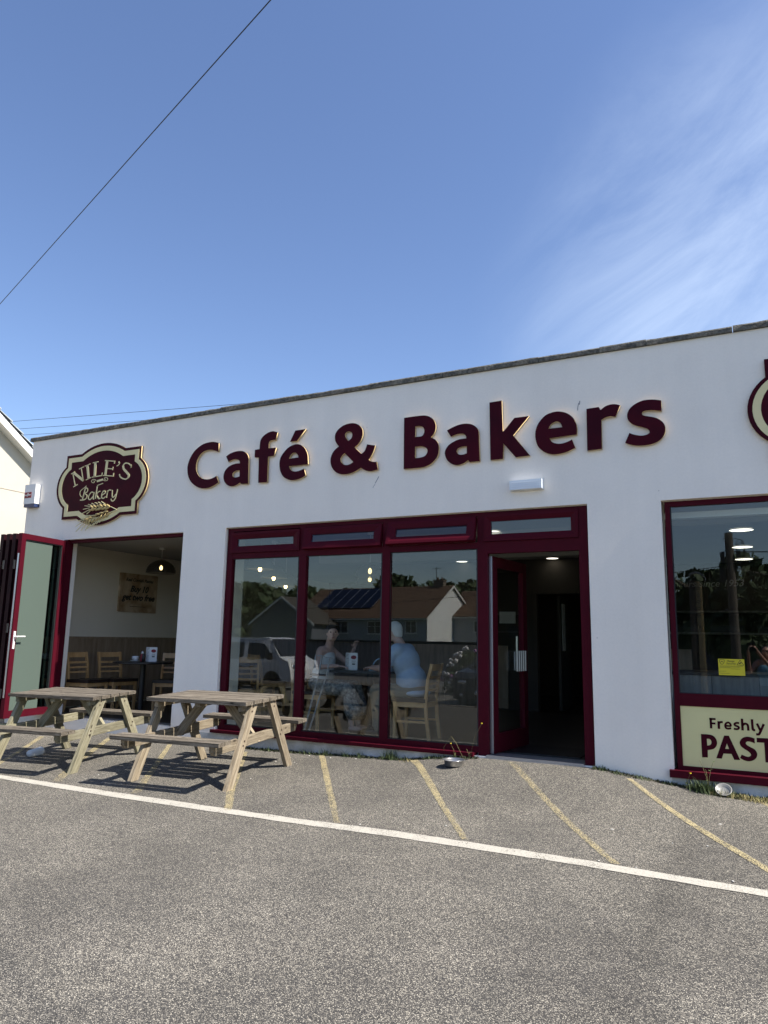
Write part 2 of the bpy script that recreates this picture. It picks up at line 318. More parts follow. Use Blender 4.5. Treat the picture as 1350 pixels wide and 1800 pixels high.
def catmull(pts, step=4):
    out = []; n = len(pts)
    for i in range(n):
        p1, p2 = pts[i], pts[(i+1) % n]; p0, p3 = pts[i-1], pts[(i+2) % n]
        c1, c2 = len(p1) > 2, len(p2) > 2
        out.append((p1[0], p1[1]))
        if c1 and c2: continue
        a = (2*p1[0]-p2[0], 2*p1[1]-p2[1]) if c1 else p0
        b = (2*p2[0]-p1[0], 2*p2[1]-p1[1]) if c2 else p3
        if c1: a = p1
        if c2: b = p2
        for s in range(1, step):
            t = s/step; t2 = t*t; t3 = t2*t
            f = lambda k: 0.5*((2*p1[k]) + (-a[k]+p2[k])*t + (2*a[k]-5*p1[k]+4*p2[k]-b[k])*t2 + (-a[k]+3*p1[k]-3*p2[k]+b[k])*t3)
            out.append((f(0), f(1)))
    return out
def outline_mesh(name, loops, yfront, depth, m_face, m_side, parent, world=True, smooth_pts=True):
    """solid cut from flat outlines in the x-z plane; face towards -y"""
    cu = bpy.data.curves.new('outline', 'CURVE'); cu.dimensions = '2D'; cu.fill_mode = 'BOTH'; cu.extrude = depth/2
    for lp in loops:
        p = catmull(lp) if smooth_pts else lp
        s = cu.splines.new('POLY'); s.points.add(len(p)-1)
        for i, q in enumerate(p): s.points[i].co = (q[0], q[1], 0, 1)
        s.use_cyclic_u = True
    t = bpy.data.objects.new('outline', cu); COL.objects.link(t); dg = bpy.context.evaluated_depsgraph_get(); dg.update()
    me = bpy.data.meshes.new_from_object(t.evaluated_get(dg)); me.name = name
    bpy.data.objects.remove(t); bpy.data.curves.remove(cu)
    me.materials.clear()
    me.transform(Matrix(((1,0,0,0),(0,0,-1,yfront+depth/2),(0,1,0,0),(0,0,0,1))))
    me.materials.append(m_face); me.materials.append(m_side)
    for f in me.polygons: f.material_index = 0 if abs(f.normal.y) > 0.9 else 1
    if world and parent is not None: me.transform(Matrix.Translation(-wroot(parent)))
    o = link(bpy.data.objects.new(name, me)); o.parent = parent
    return o
def strokes(name, lst, yf, depth, m, parent, world=True):
    """flat brush strokes (lettering) as thin raised ribbons in the x-z plane"""
    bm = bmesh.new()
    for wd, pts in lst:
        P = [Vector((p[0], p[1])) for p in pts]
        if len(P) > 2:   # round the corners
            Q = []
            for i in range(len(P)-1):
                p0 = P[max(i-1,0)]; p1 = P[i]; p2 = P[i+1]; p3 = P[min(i+2, len(P)-1)]
                for s in range(4):
                    t = s/4; Q.append(0.5*((2*p1)+(-p0+p2)*t+(2*p0-5*p1+4*p2-p3)*t*t+(-p0+3*p1-3*p2+p3)*t**3))
            Q.append(P[-1]); P = Q
        prev = None
        for i, p in enumerate(P):
            d = (P[min(i+1,len(P)-1)] - P[max(i-1,0)]).normalized(); nn = Vector((-d.y, d.x))*wd/2
            ring = [bm.verts.new((q.x, yy, q.y)) for q, yy in ((p+nn, yf), (p-nn, yf), (p-nn, yf+depth), (p+nn, yf+depth))]
            if prev:
                for k in range(4): bm.faces.new((prev[k], prev[(k+1)%4], ring[(k+1)%4], ring[k]))
            else: bm.faces.new(ring)
            prev = ring
        bm.faces.new(prev[::-1])
    return bobj(name, bm, m, parent, world)
def text(name, s, size, M, m, parent=None, shear=0.0, offset=0.0, extrude=0.0008, align='CENTER', space=1.0):
    cu = bpy.data.curves.new('lettering', 'FONT'); cu.body = s; cu.size = size; cu.shear = shear; cu.offset = offset; cu.extrude = extrude; cu.align_x = align; cu.space_character = space
    cu.resolution_u = 3
    t = bpy.data.objects.new('lettering', cu); COL.objects.link(t); dg = bpy.context.evaluated_depsgraph_get(); dg.update()
    me = bpy.data.meshes.new_from_object(t.evaluated_get(dg)); me.name = name
    bpy.data.objects.remove(t); bpy.data.curves.remove(cu); me.materials.clear(); me.transform(M)
    if parent is not None: me.transform(Matrix.Translation(-wroot(parent)))
    return finish(name, me, m, parent)
FRONT = Matrix(((1,0,0,0),(0,0,-1,0),(0,1,0,0),(0,0,0,1)))           # text plane -> x-z, facing -y

# traced outlines, metres on the wall face (x, z[, 1 = corner])
GLYPHS = {'C':[[(-6.124,3.653,1),(-6.192,3.674),(-6.248,3.681),(-6.34,3.676),(-6.432,3.65),(-6.53,3.588),(-6.599,3.5),(-6.634,3.405),(-6.635,3.33),(-6.617,3.253),(-6.572,3.177),(-6.501,3.116),(-6.414,3.073),(-6.329,3.056),(-6.238,3.061),(-6.157,3.086),(-6.092,3.119,1),(-6.13,3.209,1),(-6.192,3.185),(-6.255,3.175),(-6.311,3.178),(-6.377,3.198),(-6.437,3.241),(-6.474,3.3),(-6.487,3.361),(-6.48,3.436),(-6.448,3.504),(-6.387,3.554),(-6.314,3.573),(-6.239,3.569),(-6.174,3.551),(-6.125,3.531,1)]],'a':[[(-5.99,3.456,1),(-5.934,3.486),(-5.864,3.504),(-5.793,3.51),(-5.731,3.502),(-5.677,3.478),(-5.639,3.438),(-5.623,3.389),(-5.62,3.338,1),(-5.612,3.061,1),(-5.72,3.064,1),(-5.741,3.088,1),(-5.79,3.061),(-5.842,3.049),(-5.895,3.05),(-5.95,3.074),(-5.993,3.118),(-6.015,3.178),(-6.006,3.243),(-5.965,3.298),(-5.905,3.329),(-5.835,3.343),(-5.76,3.343,1),(-5.766,3.37),(-5.794,3.394),(-5.839,3.405),(-5.892,3.399),(-5.946,3.378,1)],[(-5.758,3.25,1),(-5.811,3.249),(-5.854,3.233),(-5.872,3.206),(-5.859,3.176),(-5.827,3.162),(-5.788,3.162),(-5.755,3.17,1)]],'f':[[(-5.19,3.688,1),(-5.229,3.705),(-5.276,3.714),(-5.346,3.7),(-5.407,3.667),(-5.444,3.625),(-5.456,3.573),(-5.458,3.5,1),(-5.531,3.497,1),(-5.529,3.398,1),(-5.463,3.389,1),(-5.454,3.061,1),(-5.318,3.056,1),(-5.32,3.385,1),(-5.232,3.389,1),(-5.202,3.491,1),(-5.317,3.497,1),(-5.318,3.551),(-5.308,3.583),(-5.27,3.597),(-5.216,3.594,1)]],'accent':[[(-4.923,3.683,1),(-4.768,3.683,1),(-4.893,3.545,1),(-4.995,3.546,1)]],'e':[[(-4.717,3.229,1),(-4.722,3.295),(-4.734,3.366),(-4.77,3.434),(-4.824,3.482),(-4.892,3.504),(-4.959,3.496),(-5.026,3.467),(-5.091,3.409),(-5.133,3.342),(-5.141,3.271),(-5.126,3.191),(-5.084,3.117),(-5.021,3.073),(-4.946,3.05),(-4.864,3.053),(-4.791,3.072),(-4.747,3.095,1),(-4.774,3.182,1),(-4.818,3.167),(-4.869,3.157),(-4.921,3.16),(-4.967,3.182),(-4.995,3.231,1)],[(-4.996,3.328,1),(-4.983,3.366),(-4.954,3.392),(-4.917,3.399),(-4.887,3.382),(-4.867,3.354),(-4.863,3.331,1)]],'and':[[(-3.977,3.287,1),(-4.073,3.377,1),(-4.017,3.416),(-3.981,3.468),(-3.965,3.523),(-3.972,3.587),(-4.004,3.631),(-4.049,3.662),(-4.1,3.678),(-4.164,3.679),(-4.24,3.662),(-4.303,3.623),(-4.338,3.578),(-4.346,3.526),(-4.331,3.467),(-4.287,3.41,1),(-4.34,3.376),(-4.378,3.328),(-4.398,3.267),(-4.393,3.203),(-4.365,3.143),(-4.318,3.096),(-4.26,3.068),(-4.19,3.058),(-4.114,3.064),(-4.046,3.086),(-3.978,3.119,1),(-3.934,3.09),(-3.891,3.072),(-3.842,3.065),(-3.799,3.069),(-3.754,3.077,1),(-3.771,3.172,1),(-3.802,3.172),(-3.839,3.181),(-3.876,3.204,1),(-3.84,3.256),(-3.811,3.315),(-3.795,3.369,1),(-3.905,3.395,1),(-3.919,3.349),(-3.94,3.311)],[(-4.159,3.465,1),(-4.191,3.509),(-4.206,3.542),(-4.193,3.572),(-4.155,3.581),(-4.119,3.567),(-4.106,3.539),(-4.114,3.5),(-4.136,3.477)],[(-4.204,3.319,1),(-4.083,3.199,1),(-4.117,3.18),(-4.161,3.17),(-4.206,3.177),(-4.238,3.2),(-4.259,3.242),(-4.253,3.27),(-4.229,3.301)]],'B':[[(-3.426,3.659,1),(-3.3,3.66),(-3.182,3.657),(-3.119,3.639),(-3.064,3.599),(-3.037,3.551),(-3.031,3.491),(-3.048,3.434),(-3.09,3.388,1),(-3.032,3.352),(-2.998,3.3),(-2.99,3.238),(-3.005,3.166),(-3.054,3.106),(-3.115,3.068),(-3.192,3.05),(-3.309,3.049),(-3.423,3.051,1)],[(-3.283,3.54,1),(-3.228,3.537),(-3.188,3.521),(-3.171,3.486),(-3.174,3.449),(-3.195,3.418),(-3.234,3.413),(-3.282,3.415,1)],[(-3.282,3.298,1),(-3.218,3.298),(-3.171,3.286),(-3.136,3.26),(-3.131,3.223),(-3.154,3.185),(-3.201,3.168),(-3.28,3.166,1)]],'a2':[[(-2.896,3.446,1),(-2.828,3.474),(-2.753,3.495),(-2.679,3.499),(-2.612,3.485),(-2.561,3.453),(-2.529,3.41),(-2.52,3.352),(-2.519,3.281,1),(-2.513,3.057,1),(-2.628,3.056,1),(-2.645,3.081,1),(-2.687,3.056),(-2.738,3.04),(-2.79,3.039),(-2.842,3.06),(-2.891,3.104),(-2.917,3.165),(-2.916,3.215),(-2.88,3.27),(-2.82,3.306),(-2.753,3.327),(-2.668,3.329,1),(-2.672,3.358),(-2.694,3.383),(-2.738,3.391),(-2.79,3.386),(-2.846,3.367,1)],[(-2.662,3.24,1),(-2.723,3.238),(-2.764,3.225),(-2.779,3.198),(-2.768,3.168),(-2.742,3.152),(-2.701,3.15),(-2.661,3.16,1)]],'k':[[(-2.398,3.704,1),(-2.259,3.708,1),(-2.251,3.363,1),(-2.24,3.362,1),(-2.122,3.495,1),(-1.962,3.496,1),(-2.137,3.302,1),(-1.96,3.063,1),(-2.113,3.059,1),(-2.247,3.227,1),(-2.251,3.055,1),(-2.392,3.056,1)]],'e2':[[(-1.468,3.235,1),(-1.465,3.294),(-1.474,3.356),(-1.505,3.421),(-1.562,3.474),(-1.636,3.503),(-1.71,3.505),(-1.794,3.477),(-1.864,3.403),(-1.896,3.321),(-1.897,3.236),(-1.869,3.147),(-1.802,3.083),(-1.721,3.051),(-1.64,3.051),(-1.566,3.066),(-1.489,3.098,1),(-1.519,3.19,1),(-1.57,3.169),(-1.629,3.158),(-1.681,3.164),(-1.725,3.186),(-1.75,3.227,1)],[(-1.756,3.332,1),(-1.736,3.372),(-1.698,3.395),(-1.661,3.398),(-1.631,3.375),(-1.616,3.331,1)]],'r':[[(-1.365,3.496,1),(-1.242,3.5,1),(-1.225,3.465,1),(-1.18,3.497),(-1.131,3.51),(-1.082,3.508),(-1.033,3.49,1),(-1.083,3.375,1),(-1.128,3.387),(-1.177,3.381),(-1.22,3.359,1),(-1.225,3.058,1),(-1.37,3.055,1)]],'s':[[(-0.646,3.488,1),(-0.71,3.505),(-0.763,3.511),(-0.816,3.51),(-0.874,3.492),(-0.926,3.46),(-0.96,3.417),(-0.971,3.367),(-0.96,3.323),(-0.926,3.282),(-0.88,3.255),(-0.828,3.235),(-0.79,3.218),(-0.77,3.193),(-0.771,3.172),(-0.796,3.158),(-0.838,3.153),(-0.884,3.162),(-0.923,3.176),(-0.956,3.194,1),(-1.0,3.096,1),(-0.956,3.075),(-0.906,3.06),(-0.85,3.052),(-0.783,3.053),(-0.723,3.065),(-0.673,3.092),(-0.637,3.134),(-0.622,3.182),(-0.625,3.228),(-0.644,3.268),(-0.677,3.301),(-0.718,3.324),(-0.77,3.341),(-0.809,3.353),(-0.829,3.369),(-0.825,3.392),(-0.799,3.402),(-0.757,3.402),(-0.708,3.394),(-0.648,3.378,1)]]}
PASTL = {'P':[[(-0.464,0.348,1),(-0.409,0.349),(-0.371,0.343),(-0.345,0.32),(-0.335,0.285),(-0.344,0.252),(-0.369,0.226),(-0.415,0.214,1),(-0.418,0.15,1),(-0.465,0.147,1)],[(-0.418,0.31,1),(-0.399,0.311),(-0.384,0.299),(-0.381,0.279),(-0.391,0.26),(-0.417,0.252,1)]],'A':[[(-0.275,0.348,1),(-0.237,0.35,1),(-0.158,0.15,1),(-0.205,0.148,1),(-0.225,0.196,1),(-0.288,0.194,1),(-0.305,0.149,1),(-0.349,0.149,1)],[(-0.256,0.282,1),(-0.273,0.235,1),(-0.241,0.236,1)]],'S':[[(-0.034,0.3,1),(-0.034,0.341,1),(-0.064,0.35),(-0.097,0.351),(-0.131,0.336),(-0.153,0.303),(-0.147,0.272),(-0.124,0.25),(-0.092,0.23),(-0.073,0.21),(-0.072,0.194),(-0.091,0.183),(-0.115,0.186),(-0.144,0.197,1),(-0.158,0.167,1),(-0.13,0.152),(-0.093,0.145),(-0.056,0.156),(-0.03,0.18),(-0.021,0.216),(-0.038,0.248),(-0.069,0.265),(-0.097,0.281),(-0.105,0.298),(-0.091,0.312),(-0.062,0.31)]],'T':[[(-0.017,0.348,1),(0.131,0.351,1),(0.128,0.311,1),(0.086,0.311,1),(0.085,0.149,1),(0.039,0.147,1),(0.039,0.311,1),(-0.018,0.31,1)]]}
FRESH = [(0.0198,[(-0.376,0.495),(-0.377,0.403)]),(0.0172,[(-0.388,0.484),(-0.336,0.486)]),(0.0163,[(-0.377,0.447),(-0.339,0.447)]),(0.0198,[(-0.312,0.469),(-0.313,0.403)]),(0.0181,[(-0.311,0.449),(-0.3,0.461),(-0.279,0.464)]),(0.0163,[(-0.257,0.434),(-0.217,0.435),(-0.222,0.455),(-0.236,0.463),(-0.254,0.453),(-0.261,0.432),(-0.254,0.414),(-0.235,0.41),(-0.214,0.416)]),(0.0172,[(-0.148,0.463),(-0.167,0.464),(-0.184,0.455),(-0.181,0.442),(-0.16,0.434),(-0.152,0.424),(-0.164,0.411),(-0.193,0.412)]),(0.0198,[(-0.123,0.503),(-0.123,0.403)]),(0.0189,[(-0.122,0.446),(-0.107,0.46),(-0.088,0.459),(-0.079,0.444),(-0.078,0.404)]),(0.0198,[(-0.044,0.503),(-0.043,0.427),(-0.037,0.413),(-0.024,0.412)]),(0.0189,[(-0.007,0.469),(0.016,0.412)]),(0.0189,[(0.046,0.468),(0.01,0.39),(-0.001,0.378),(-0.019,0.378)])]
NILES = [(0.0167,[(-8.835,3.476),(-8.763,3.29)]),(0.038,[(-8.815,3.485),(-8.602,3.353)]),(0.0167,[(-8.668,3.541),(-8.601,3.345)]),(0.0114,[(-8.872,3.474),(-8.796,3.503)]),(0.0122,[(-8.715,3.534),(-8.624,3.56)]),(0.0137,[(-8.8,3.272),(-8.714,3.303)]),(0.0441,[(-8.548,3.583),(-8.495,3.37)]),(0.0122,[(-8.6,3.567),(-8.489,3.593)]),(0.0122,[(-8.551,3.356),(-8.445,3.385)]),(0.0441,[(-8.385,3.606),(-8.374,3.386)]),(0.0122,[(-8.438,3.602),(-8.324,3.609)]),(0.0137,[(-8.43,3.387),(-8.222,3.395)]),(0.0167,[(-8.225,3.437),(-8.232,3.395)]),(0.0441,[(-8.146,3.605),(-8.161,3.39)]),(0.0137,[(-8.192,3.613),(-7.988,3.584)]),(0.0167,[(-7.994,3.589),(-8.001,3.55)]),(0.0137,[(-8.127,3.49),(-8.025,3.474)]),(0.0137,[(-8.019,3.504),(-8.025,3.456)]),(0.0137,[(-8.207,3.394),(-7.993,3.366)]),(0.0182,[(-7.996,3.412),(-8.003,3.367)]),(0.0274,[(-7.921,3.565),(-7.901,3.559)]),(0.0122,[(-7.891,3.554),(-7.912,3.523),(-7.95,3.51)]),(0.0167,[(-7.666,3.46),(-7.679,3.494),(-7.726,3.526),(-7.785,3.535),(-7.824,3.507)]),(0.035,[(-7.824,3.507),(-7.806,3.454),(-7.741,3.397),(-7.695,3.349),(-7.709,3.321)]),(0.0182,[(-7.704,3.321),(-7.75,3.301),(-7.81,3.315),(-7.862,3.345),(-7.883,3.384)]),(0.0152,[(-7.665,3.504),(-7.672,3.457)]),(0.0304,[(-8.319,3.318),(-8.199,3.334)]),(0.0084,[(-8.336,3.326),(-8.364,3.346),(-8.405,3.351),(-8.432,3.331),(-8.41,3.305),(-8.374,3.303),(-8.369,3.322),(-8.392,3.329)]),(0.0084,[(-8.193,3.326),(-8.156,3.311),(-8.112,3.315),(-8.108,3.339),(-8.137,3.357),(-8.171,3.352),(-8.167,3.332),(-8.144,3.333)]),(0.0106,[(-8.306,3.253),(-8.193,3.277)]),(0.0213,[(-8.541,3.242),(-8.586,3.061)]),(0.0152,[(-8.547,3.242),(-8.497,3.22),(-8.499,3.178),(-8.551,3.154)]),(0.0152,[(-8.551,3.154),(-8.498,3.122),(-8.51,3.078),(-8.565,3.06),(-8.633,3.062)]),(0.0106,[(-8.529,3.263),(-8.587,3.23),(-8.64,3.197),(-8.644,3.144),(-8.602,3.107),(-8.556,3.114)]),(0.0152,[(-8.36,3.149),(-8.408,3.164),(-8.454,3.123),(-8.462,3.075),(-8.425,3.055),(-8.374,3.098)]),(0.0198,[(-8.356,3.16),(-8.366,3.071),(-8.349,3.063)]),(0.0213,[(-8.302,3.244),(-8.321,3.061)]),(0.0137,[(-8.31,3.116),(-8.269,3.157),(-8.235,3.164)]),(0.0182,[(-8.301,3.122),(-8.258,3.06),(-8.222,3.061)]),(0.0152,[(-8.192,3.103),(-8.133,3.132),(-8.136,3.154),(-8.169,3.162),(-8.199,3.118),(-8.193,3.066),(-8.156,3.055),(-8.121,3.079)]),(0.0182,[(-8.084,3.165),(-8.099,3.058)]),(0.0137,[(-8.09,3.132),(-8.06,3.167),(-8.017,3.162)]),(0.0167,[(-7.994,3.162),(-7.987,3.069),(-7.958,3.058),(-7.918,3.097)]),(0.0167,[(-7.893,3.167),(-7.918,3.053),(-7.952,3.006),(-7.992,3.009),(-8.007,3.037)])]
WHEAT = [(0.0098,[(-8.097,2.964),(-8.175,3.005)]),(0.0091,[(-8.171,2.972),(-8.239,3.003)]),(0.0091,[(-8.235,2.97),(-8.304,3.001)]),(0.0091,[(-8.3,2.968),(-8.373,2.994)]),(0.0091,[(-8.355,2.965),(-8.437,2.983)]),(0.0091,[(-8.391,2.95),(-8.506,2.967)]),(0.0084,[(-8.398,2.93),(-8.533,2.915)]),(0.0084,[(-8.395,2.906),(-8.541,2.856)]),(0.0084,[(-8.365,2.894),(-8.453,2.842)]),(0.0091,[(-7.982,2.919),(-7.86,2.868)]),(0.0091,[(-8.0,2.833),(-7.86,2.866)]),(0.0084,[(-8.318,2.814),(-8.488,2.821)]),(0.0084,[(-8.372,2.797),(-8.558,2.777)]),(0.0084,[(-8.462,2.768),(-8.621,2.75)]),(0.0063,[(-8.488,2.753),(-8.653,2.671)]),(0.0063,[(-8.467,2.735),(-8.643,2.595)]),(0.0063,[(-8.427,2.712),(-8.54,2.605)]),(0.0063,[(-8.379,2.703),(-8.45,2.6)]),(0.007,[(-8.35,2.694),(-8.411,2.622)]),(0.0084,[(-8.286,2.704),(-8.354,2.651)]),(0.0091,[(-8.233,2.721),(-8.3,2.668)]),(0.0091,[(-8.179,2.731),(-8.242,2.685)]),(0.0091,[(-8.126,2.748),(-8.185,2.702)])]
GRAINS = [(-8.039,2.937),(-8.103,2.944),(-8.167,2.942),(-8.232,2.943),(-8.297,2.944),(-8.352,2.937),(-8.053,2.901),(-8.117,2.902),(-8.181,2.902),(-8.245,2.9),(-8.31,2.901),(-8.357,2.9),(-8.075,2.855),(-8.155,2.84),(-8.227,2.825),(-8.299,2.809),(-8.371,2.786),(-8.443,2.764),(-8.033,2.809),(-8.094,2.79),(-8.166,2.777),(-8.237,2.758),(-8.309,2.739),(-8.381,2.723),(-8.439,2.736)]

# ================================================================ GROUND
WX = [-60,-9.8,-7.1,-5.4,-4.45,-3.32,-3.04,-2.5,-1.4,-.875,-.4,.04,60]
WZ = [-.155,-.155,-.155,-.165,-.152,-.116,-.07,-.025,-.021,-.087,-.13,-.152,-.155]
def zg(x, y):
    """height of the tarmac: falls away from the wall, with a ramp up to the door"""
    w = WZ[-1]
    for i in range(len(WX)-1):
        if x <= WX[i+1]:
            t = max(0.0, (x-WX[i])/(WX[i+1]-WX[i])); w = WZ[i]*(1-t)+WZ[i+1]*t; break
    w += .155; yy = min(y, 0)
    b = -.155 + .04*max(yy, -18) + ((.015*(max(yy, -60)+18)) if yy < -18 else 0)
    return b + w*math.exp(-yy*yy)
def grid_sheet(name, xs, ys, hf, m, kind='structure'):
    bm = bmesh.new(); V = [[bm.verts.new((x, y, hf(x, y))) for x in xs] for y in ys]
    for j in range(len(ys)-1):
        for i in range(len(xs)-1): bm.faces.new((V[j][i], V[j][i+1], V[j+1][i+1], V[j+1][i]))
    o = bobj(name, bm, m, smooth=True); o['kind'] = kind; return o
fr = lambda a, b, s: [a + i*s for i in range(int(round((b-a)/s))+1)]
xs = [-60,-50,-40,-32,-25,-20,-16,-13] + fr(-11, 4, 0.125) + [6,9,13,18,25,32]
ys = [-25,-24,-22,-20,-18.5,-18,-17,-15,-12] + fr(-10, 0.25, 0.125)
grid_sheet('tarmac_forecourt', xs, ys, zg, ASPHALT)
LAWN = mat('rough_grass', (0.035, 0.06, 0.018), 0.95, var=(0.07, 0.09, 0.035), vscale=0.8, bump=0.8, bscale=20)
ROAD = mat('road_asphalt', (0.09, 0.088, 0.085), 0.9, var=(0.12, 0.117, 0.11), vscale=0.6)
grid_sheet('terrain', [-900,-300,-120,-60,-40,-20,0,20,40,60,120,300,900], [-900,-300,-120,-60,-45,-30,-24,-18,-10,0,10,30,120,300,900], lambda x, y: zg(x, y) - 0.22 + (0.0 if y < 0.2 else -0.02), LAWN)
grid_sheet('road', fr(-70, 60, 5), [-34,-31,-28,-25.4], lambda x, y: zg(x, y) - 0.10, ROAD)

def paint(name, A, B, m, label, cat, group=None, wear=(0, 0)):
    """painted stripe between two edge polylines, draped 4 mm over the tarmac"""
    root = None; bm = bmesh.new(); N = 14; rows = []; wl = bm.verts.layers.float.new('wear')
    def seq(P):
        q = [];
        for i in range(len(P)-1):
            for s in range(N):
                t = s/N; q.append((P[i][0]*(1-t)+P[i+1][0]*t, P[i][1]*(1-t)+P[i+1][1]*t))
        q.append(P[-1]); return q
    a, b = seq(A), seq(B); T = len(a)-1
    for k, (p, q) in enumerate(zip(a, b)):
        row = []
        for s in (0, .33, .67, 1):
            x = p[0]*(1-s)+q[0]*s; y = p[1]*(1-s)+q[1]*s
            if s in (0, 1):
                j = noise.noise(Vector((x*9, y*9, s*5)))*0.012; y += j
            v = bm.verts.new((x, y, zg(x, y)+0.004)); t = k/T
            v[wl] = wear[0]*(1-t)+wear[1]*t + (0.06 if s in (0, 1) else 0); row.append(v)
        rows.append(row)
    for i in range(T):
        for k in range(3): bm.faces.new((rows[i][k], rows[i][k+1], rows[i+1][k+1], rows[i+1][k]))
    o = bobj(name, bm, m); o['kind'] = 'structure'
    return o
WHITE = [[(-7.304,-2.251),(-6.709,-2.295),(-5.163,-2.297),(-3.352,-2.276),(-2.394,-2.219),(-1.155,-2.233),(-0.008,-2.292),(0.399,-2.355),(4,-2.8)],[(-7.136,-2.362),(-6.554,-2.405),(-5.023,-2.428),(-3.27,-2.395),(-2.329,-2.354),(-1.129,-2.351),(-0.01,-2.401),(0.387,-2.468),(4,-2.92)]]
for e in WHITE: e.insert(0, (-13, e[0][1]+0.12))
paint('white_line', WHITE[0], WHITE[1], WHITELINE, '', '', wear=(0.05, 0.0))
YEL = [[[(-8.321,-0.6),(-7.676,-1.404),(-7.12,-2.129)],[(-8.249,-0.564),(-7.612,-1.372),(-7.057,-2.097)]],[[(-7.463,-0.268),(-6.998,-0.947),(-6.474,-1.679),(-6.024,-2.262)],[(-7.385,-0.229),(-6.915,-0.904),(-6.389,-1.637),(-5.923,-2.211)]],[[(-6.488,-0.214),(-5.285,-1.858),(-5.01,-2.266)],[(-6.427,-0.181),(-5.209,-1.82),(-4.911,-2.217)]],[[(-5.35,-0.228),(-4.276,-1.848),(-3.906,-2.338)],[(-5.277,-0.196),(-4.196,-1.809),(-3.836,-2.303)]],[[(-4.416,-0.064),(-3.389,-1.582),(-2.94,-2.232)],[(-4.338,-0.04),(-3.323,-1.551),(-2.866,-2.229)]],[[(-3.312,-0.05),(-1.916,-2.189)],[(-3.20,-0.05),(-1.865,-2.164)]],[[(-2.231,-0.106),(-0.898,-2.225)],[(-2.154,-0.073),(-0.83,-2.214)]],[[(-1.1,-0.154),(-0.002,-1.979),(0.187,-2.30)],[(-1.051,-0.10),(0.001+0.06,-1.93),(0.253,-2.29)]],[[(-0.101,-0.1),(0.032,-0.267),(0.546,-0.986)],[(-0.067,-0.054),(0.074,-0.206),(0.586,-0.942)]]]
for i, (a, b) in enumerate(YEL):
    a, b = [(p[0]*.9+q[0]*.1, p[1]*.9+q[1]*.1) for p, q in zip(a, b)], [(p[0]*.1+q[0]*.9, p[1]*.1+q[1]*.9) for p, q in zip(a, b)]
    paint('yellow_hatch_line', a, b, YELLOWLINE, '', '', wear=[(0.0,0.3),(0.0,0.35),(0.02,0.5),(0.1,0.2),(0.0,0.38),(0.05,0.22),(0.5,0.12),(0.08,-0.05),(0.1,0)][i])

# ================================================================ CAFE BUILDING
B = thing('cafe_building', 'single-storey white rendered cafe with dark stone coping and maroon shopfront windows', 'building', (-3.6, 4.0, -0.2))
X0, X1 = -9.83, 6.0; TOP = 4.08; YB = 9.0
HA = (-8.93, -6.659, 0.0, 2.495); HB = (-5.952, -1.395, -0.012, 2.515); HC = (-0.70, 2.45, 0.0, 2.50)
def wall_holes(name, x0, x1, z0, z1, holes, y0, y1, m, parent):
    xs = sorted({x0, x1, *[h[0] for h in holes], *[h[1] for h in holes]}); zs = sorted({z0, z1, *[h[2] for h in holes], *[h[3] for h in holes]})
    inh = lambda x, z: any(h[0] < x < h[1] and h[2] < z < h[3] for h in holes)
    bm = bmesh.new()
    def q(*p): bm.faces.new([bm.verts.new(v) for v in p])
    for i in range(len(xs)-1):
        for j in range(len(zs)-1):
            a, b, c, d = xs[i], xs[i+1], zs[j], zs[j+1]
            if inh((a+b)/2, (c+d)/2): continue
            q((a,y0,c),(b,y0,c),(b,y0,d),(a,y0,d)); q((b,y1,c),(a,y1,c),(a,y1,d),(b,y1,d))
    for h in list(holes):
        a, b, c, d = h
        q((a,y0,c),(a,y1,c),(b,y1,c),(b,y0,c)); q((a,y1,d),(a,y0,d),(b,y0,d),(b,y1,d)); q((a,y0,c),(a,y0,d),(a,y1,d),(a,y1,c)); q((b,y1,c),(b,y1,d),(b,y0,d),(b,y0,c))
    q((x0,y0,z0),(x0,y0,z1),(x0,y1,z1),(x0,y1,z0)); q((x1,y1,z0),(x1,y1,z1),(x1,y0,z1),(x1,y0,z0)); q((x0,y0,z1),(x1,y0,z1),(x1,y1,z1),(x0,y1,z1))
    bmesh.ops.remove_doubles(bm, verts=bm.verts, dist=1e-5)
    return bobj(name, bm, m, parent, True)
wall_holes('front_wall', X0, X1, -0.7, TOP, [HA, HB, HC], 0.0, 0.24, RENDER, B)
mbox('side_wall', [(X0, X0+0.13, 0.24, YB, -0.7, TOP)], RENDER, B, True)
mbox('side_wall', [(X1-0.13, X1, 0.24, YB, -0.7, TOP)], RENDER, B, True)
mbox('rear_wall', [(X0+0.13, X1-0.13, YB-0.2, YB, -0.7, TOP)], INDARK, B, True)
mbox('roof_slab', [(X0+0.13, X1-0.13, 0.24, YB-0.2, 3.4, 3.6)], CONC, B, True)
# stained lower strip of the plinth, 3 mm proud
mbox('plinth_strip', [(-6.3, -2.60, -0.003, 0.02, -0.7, -0.028)], PLINTH, B, True)
mbox('plinth_strip', [(-0.72, X1, -0.003, 0.02, -0.7, -0.036)], PLINTH, B, True)
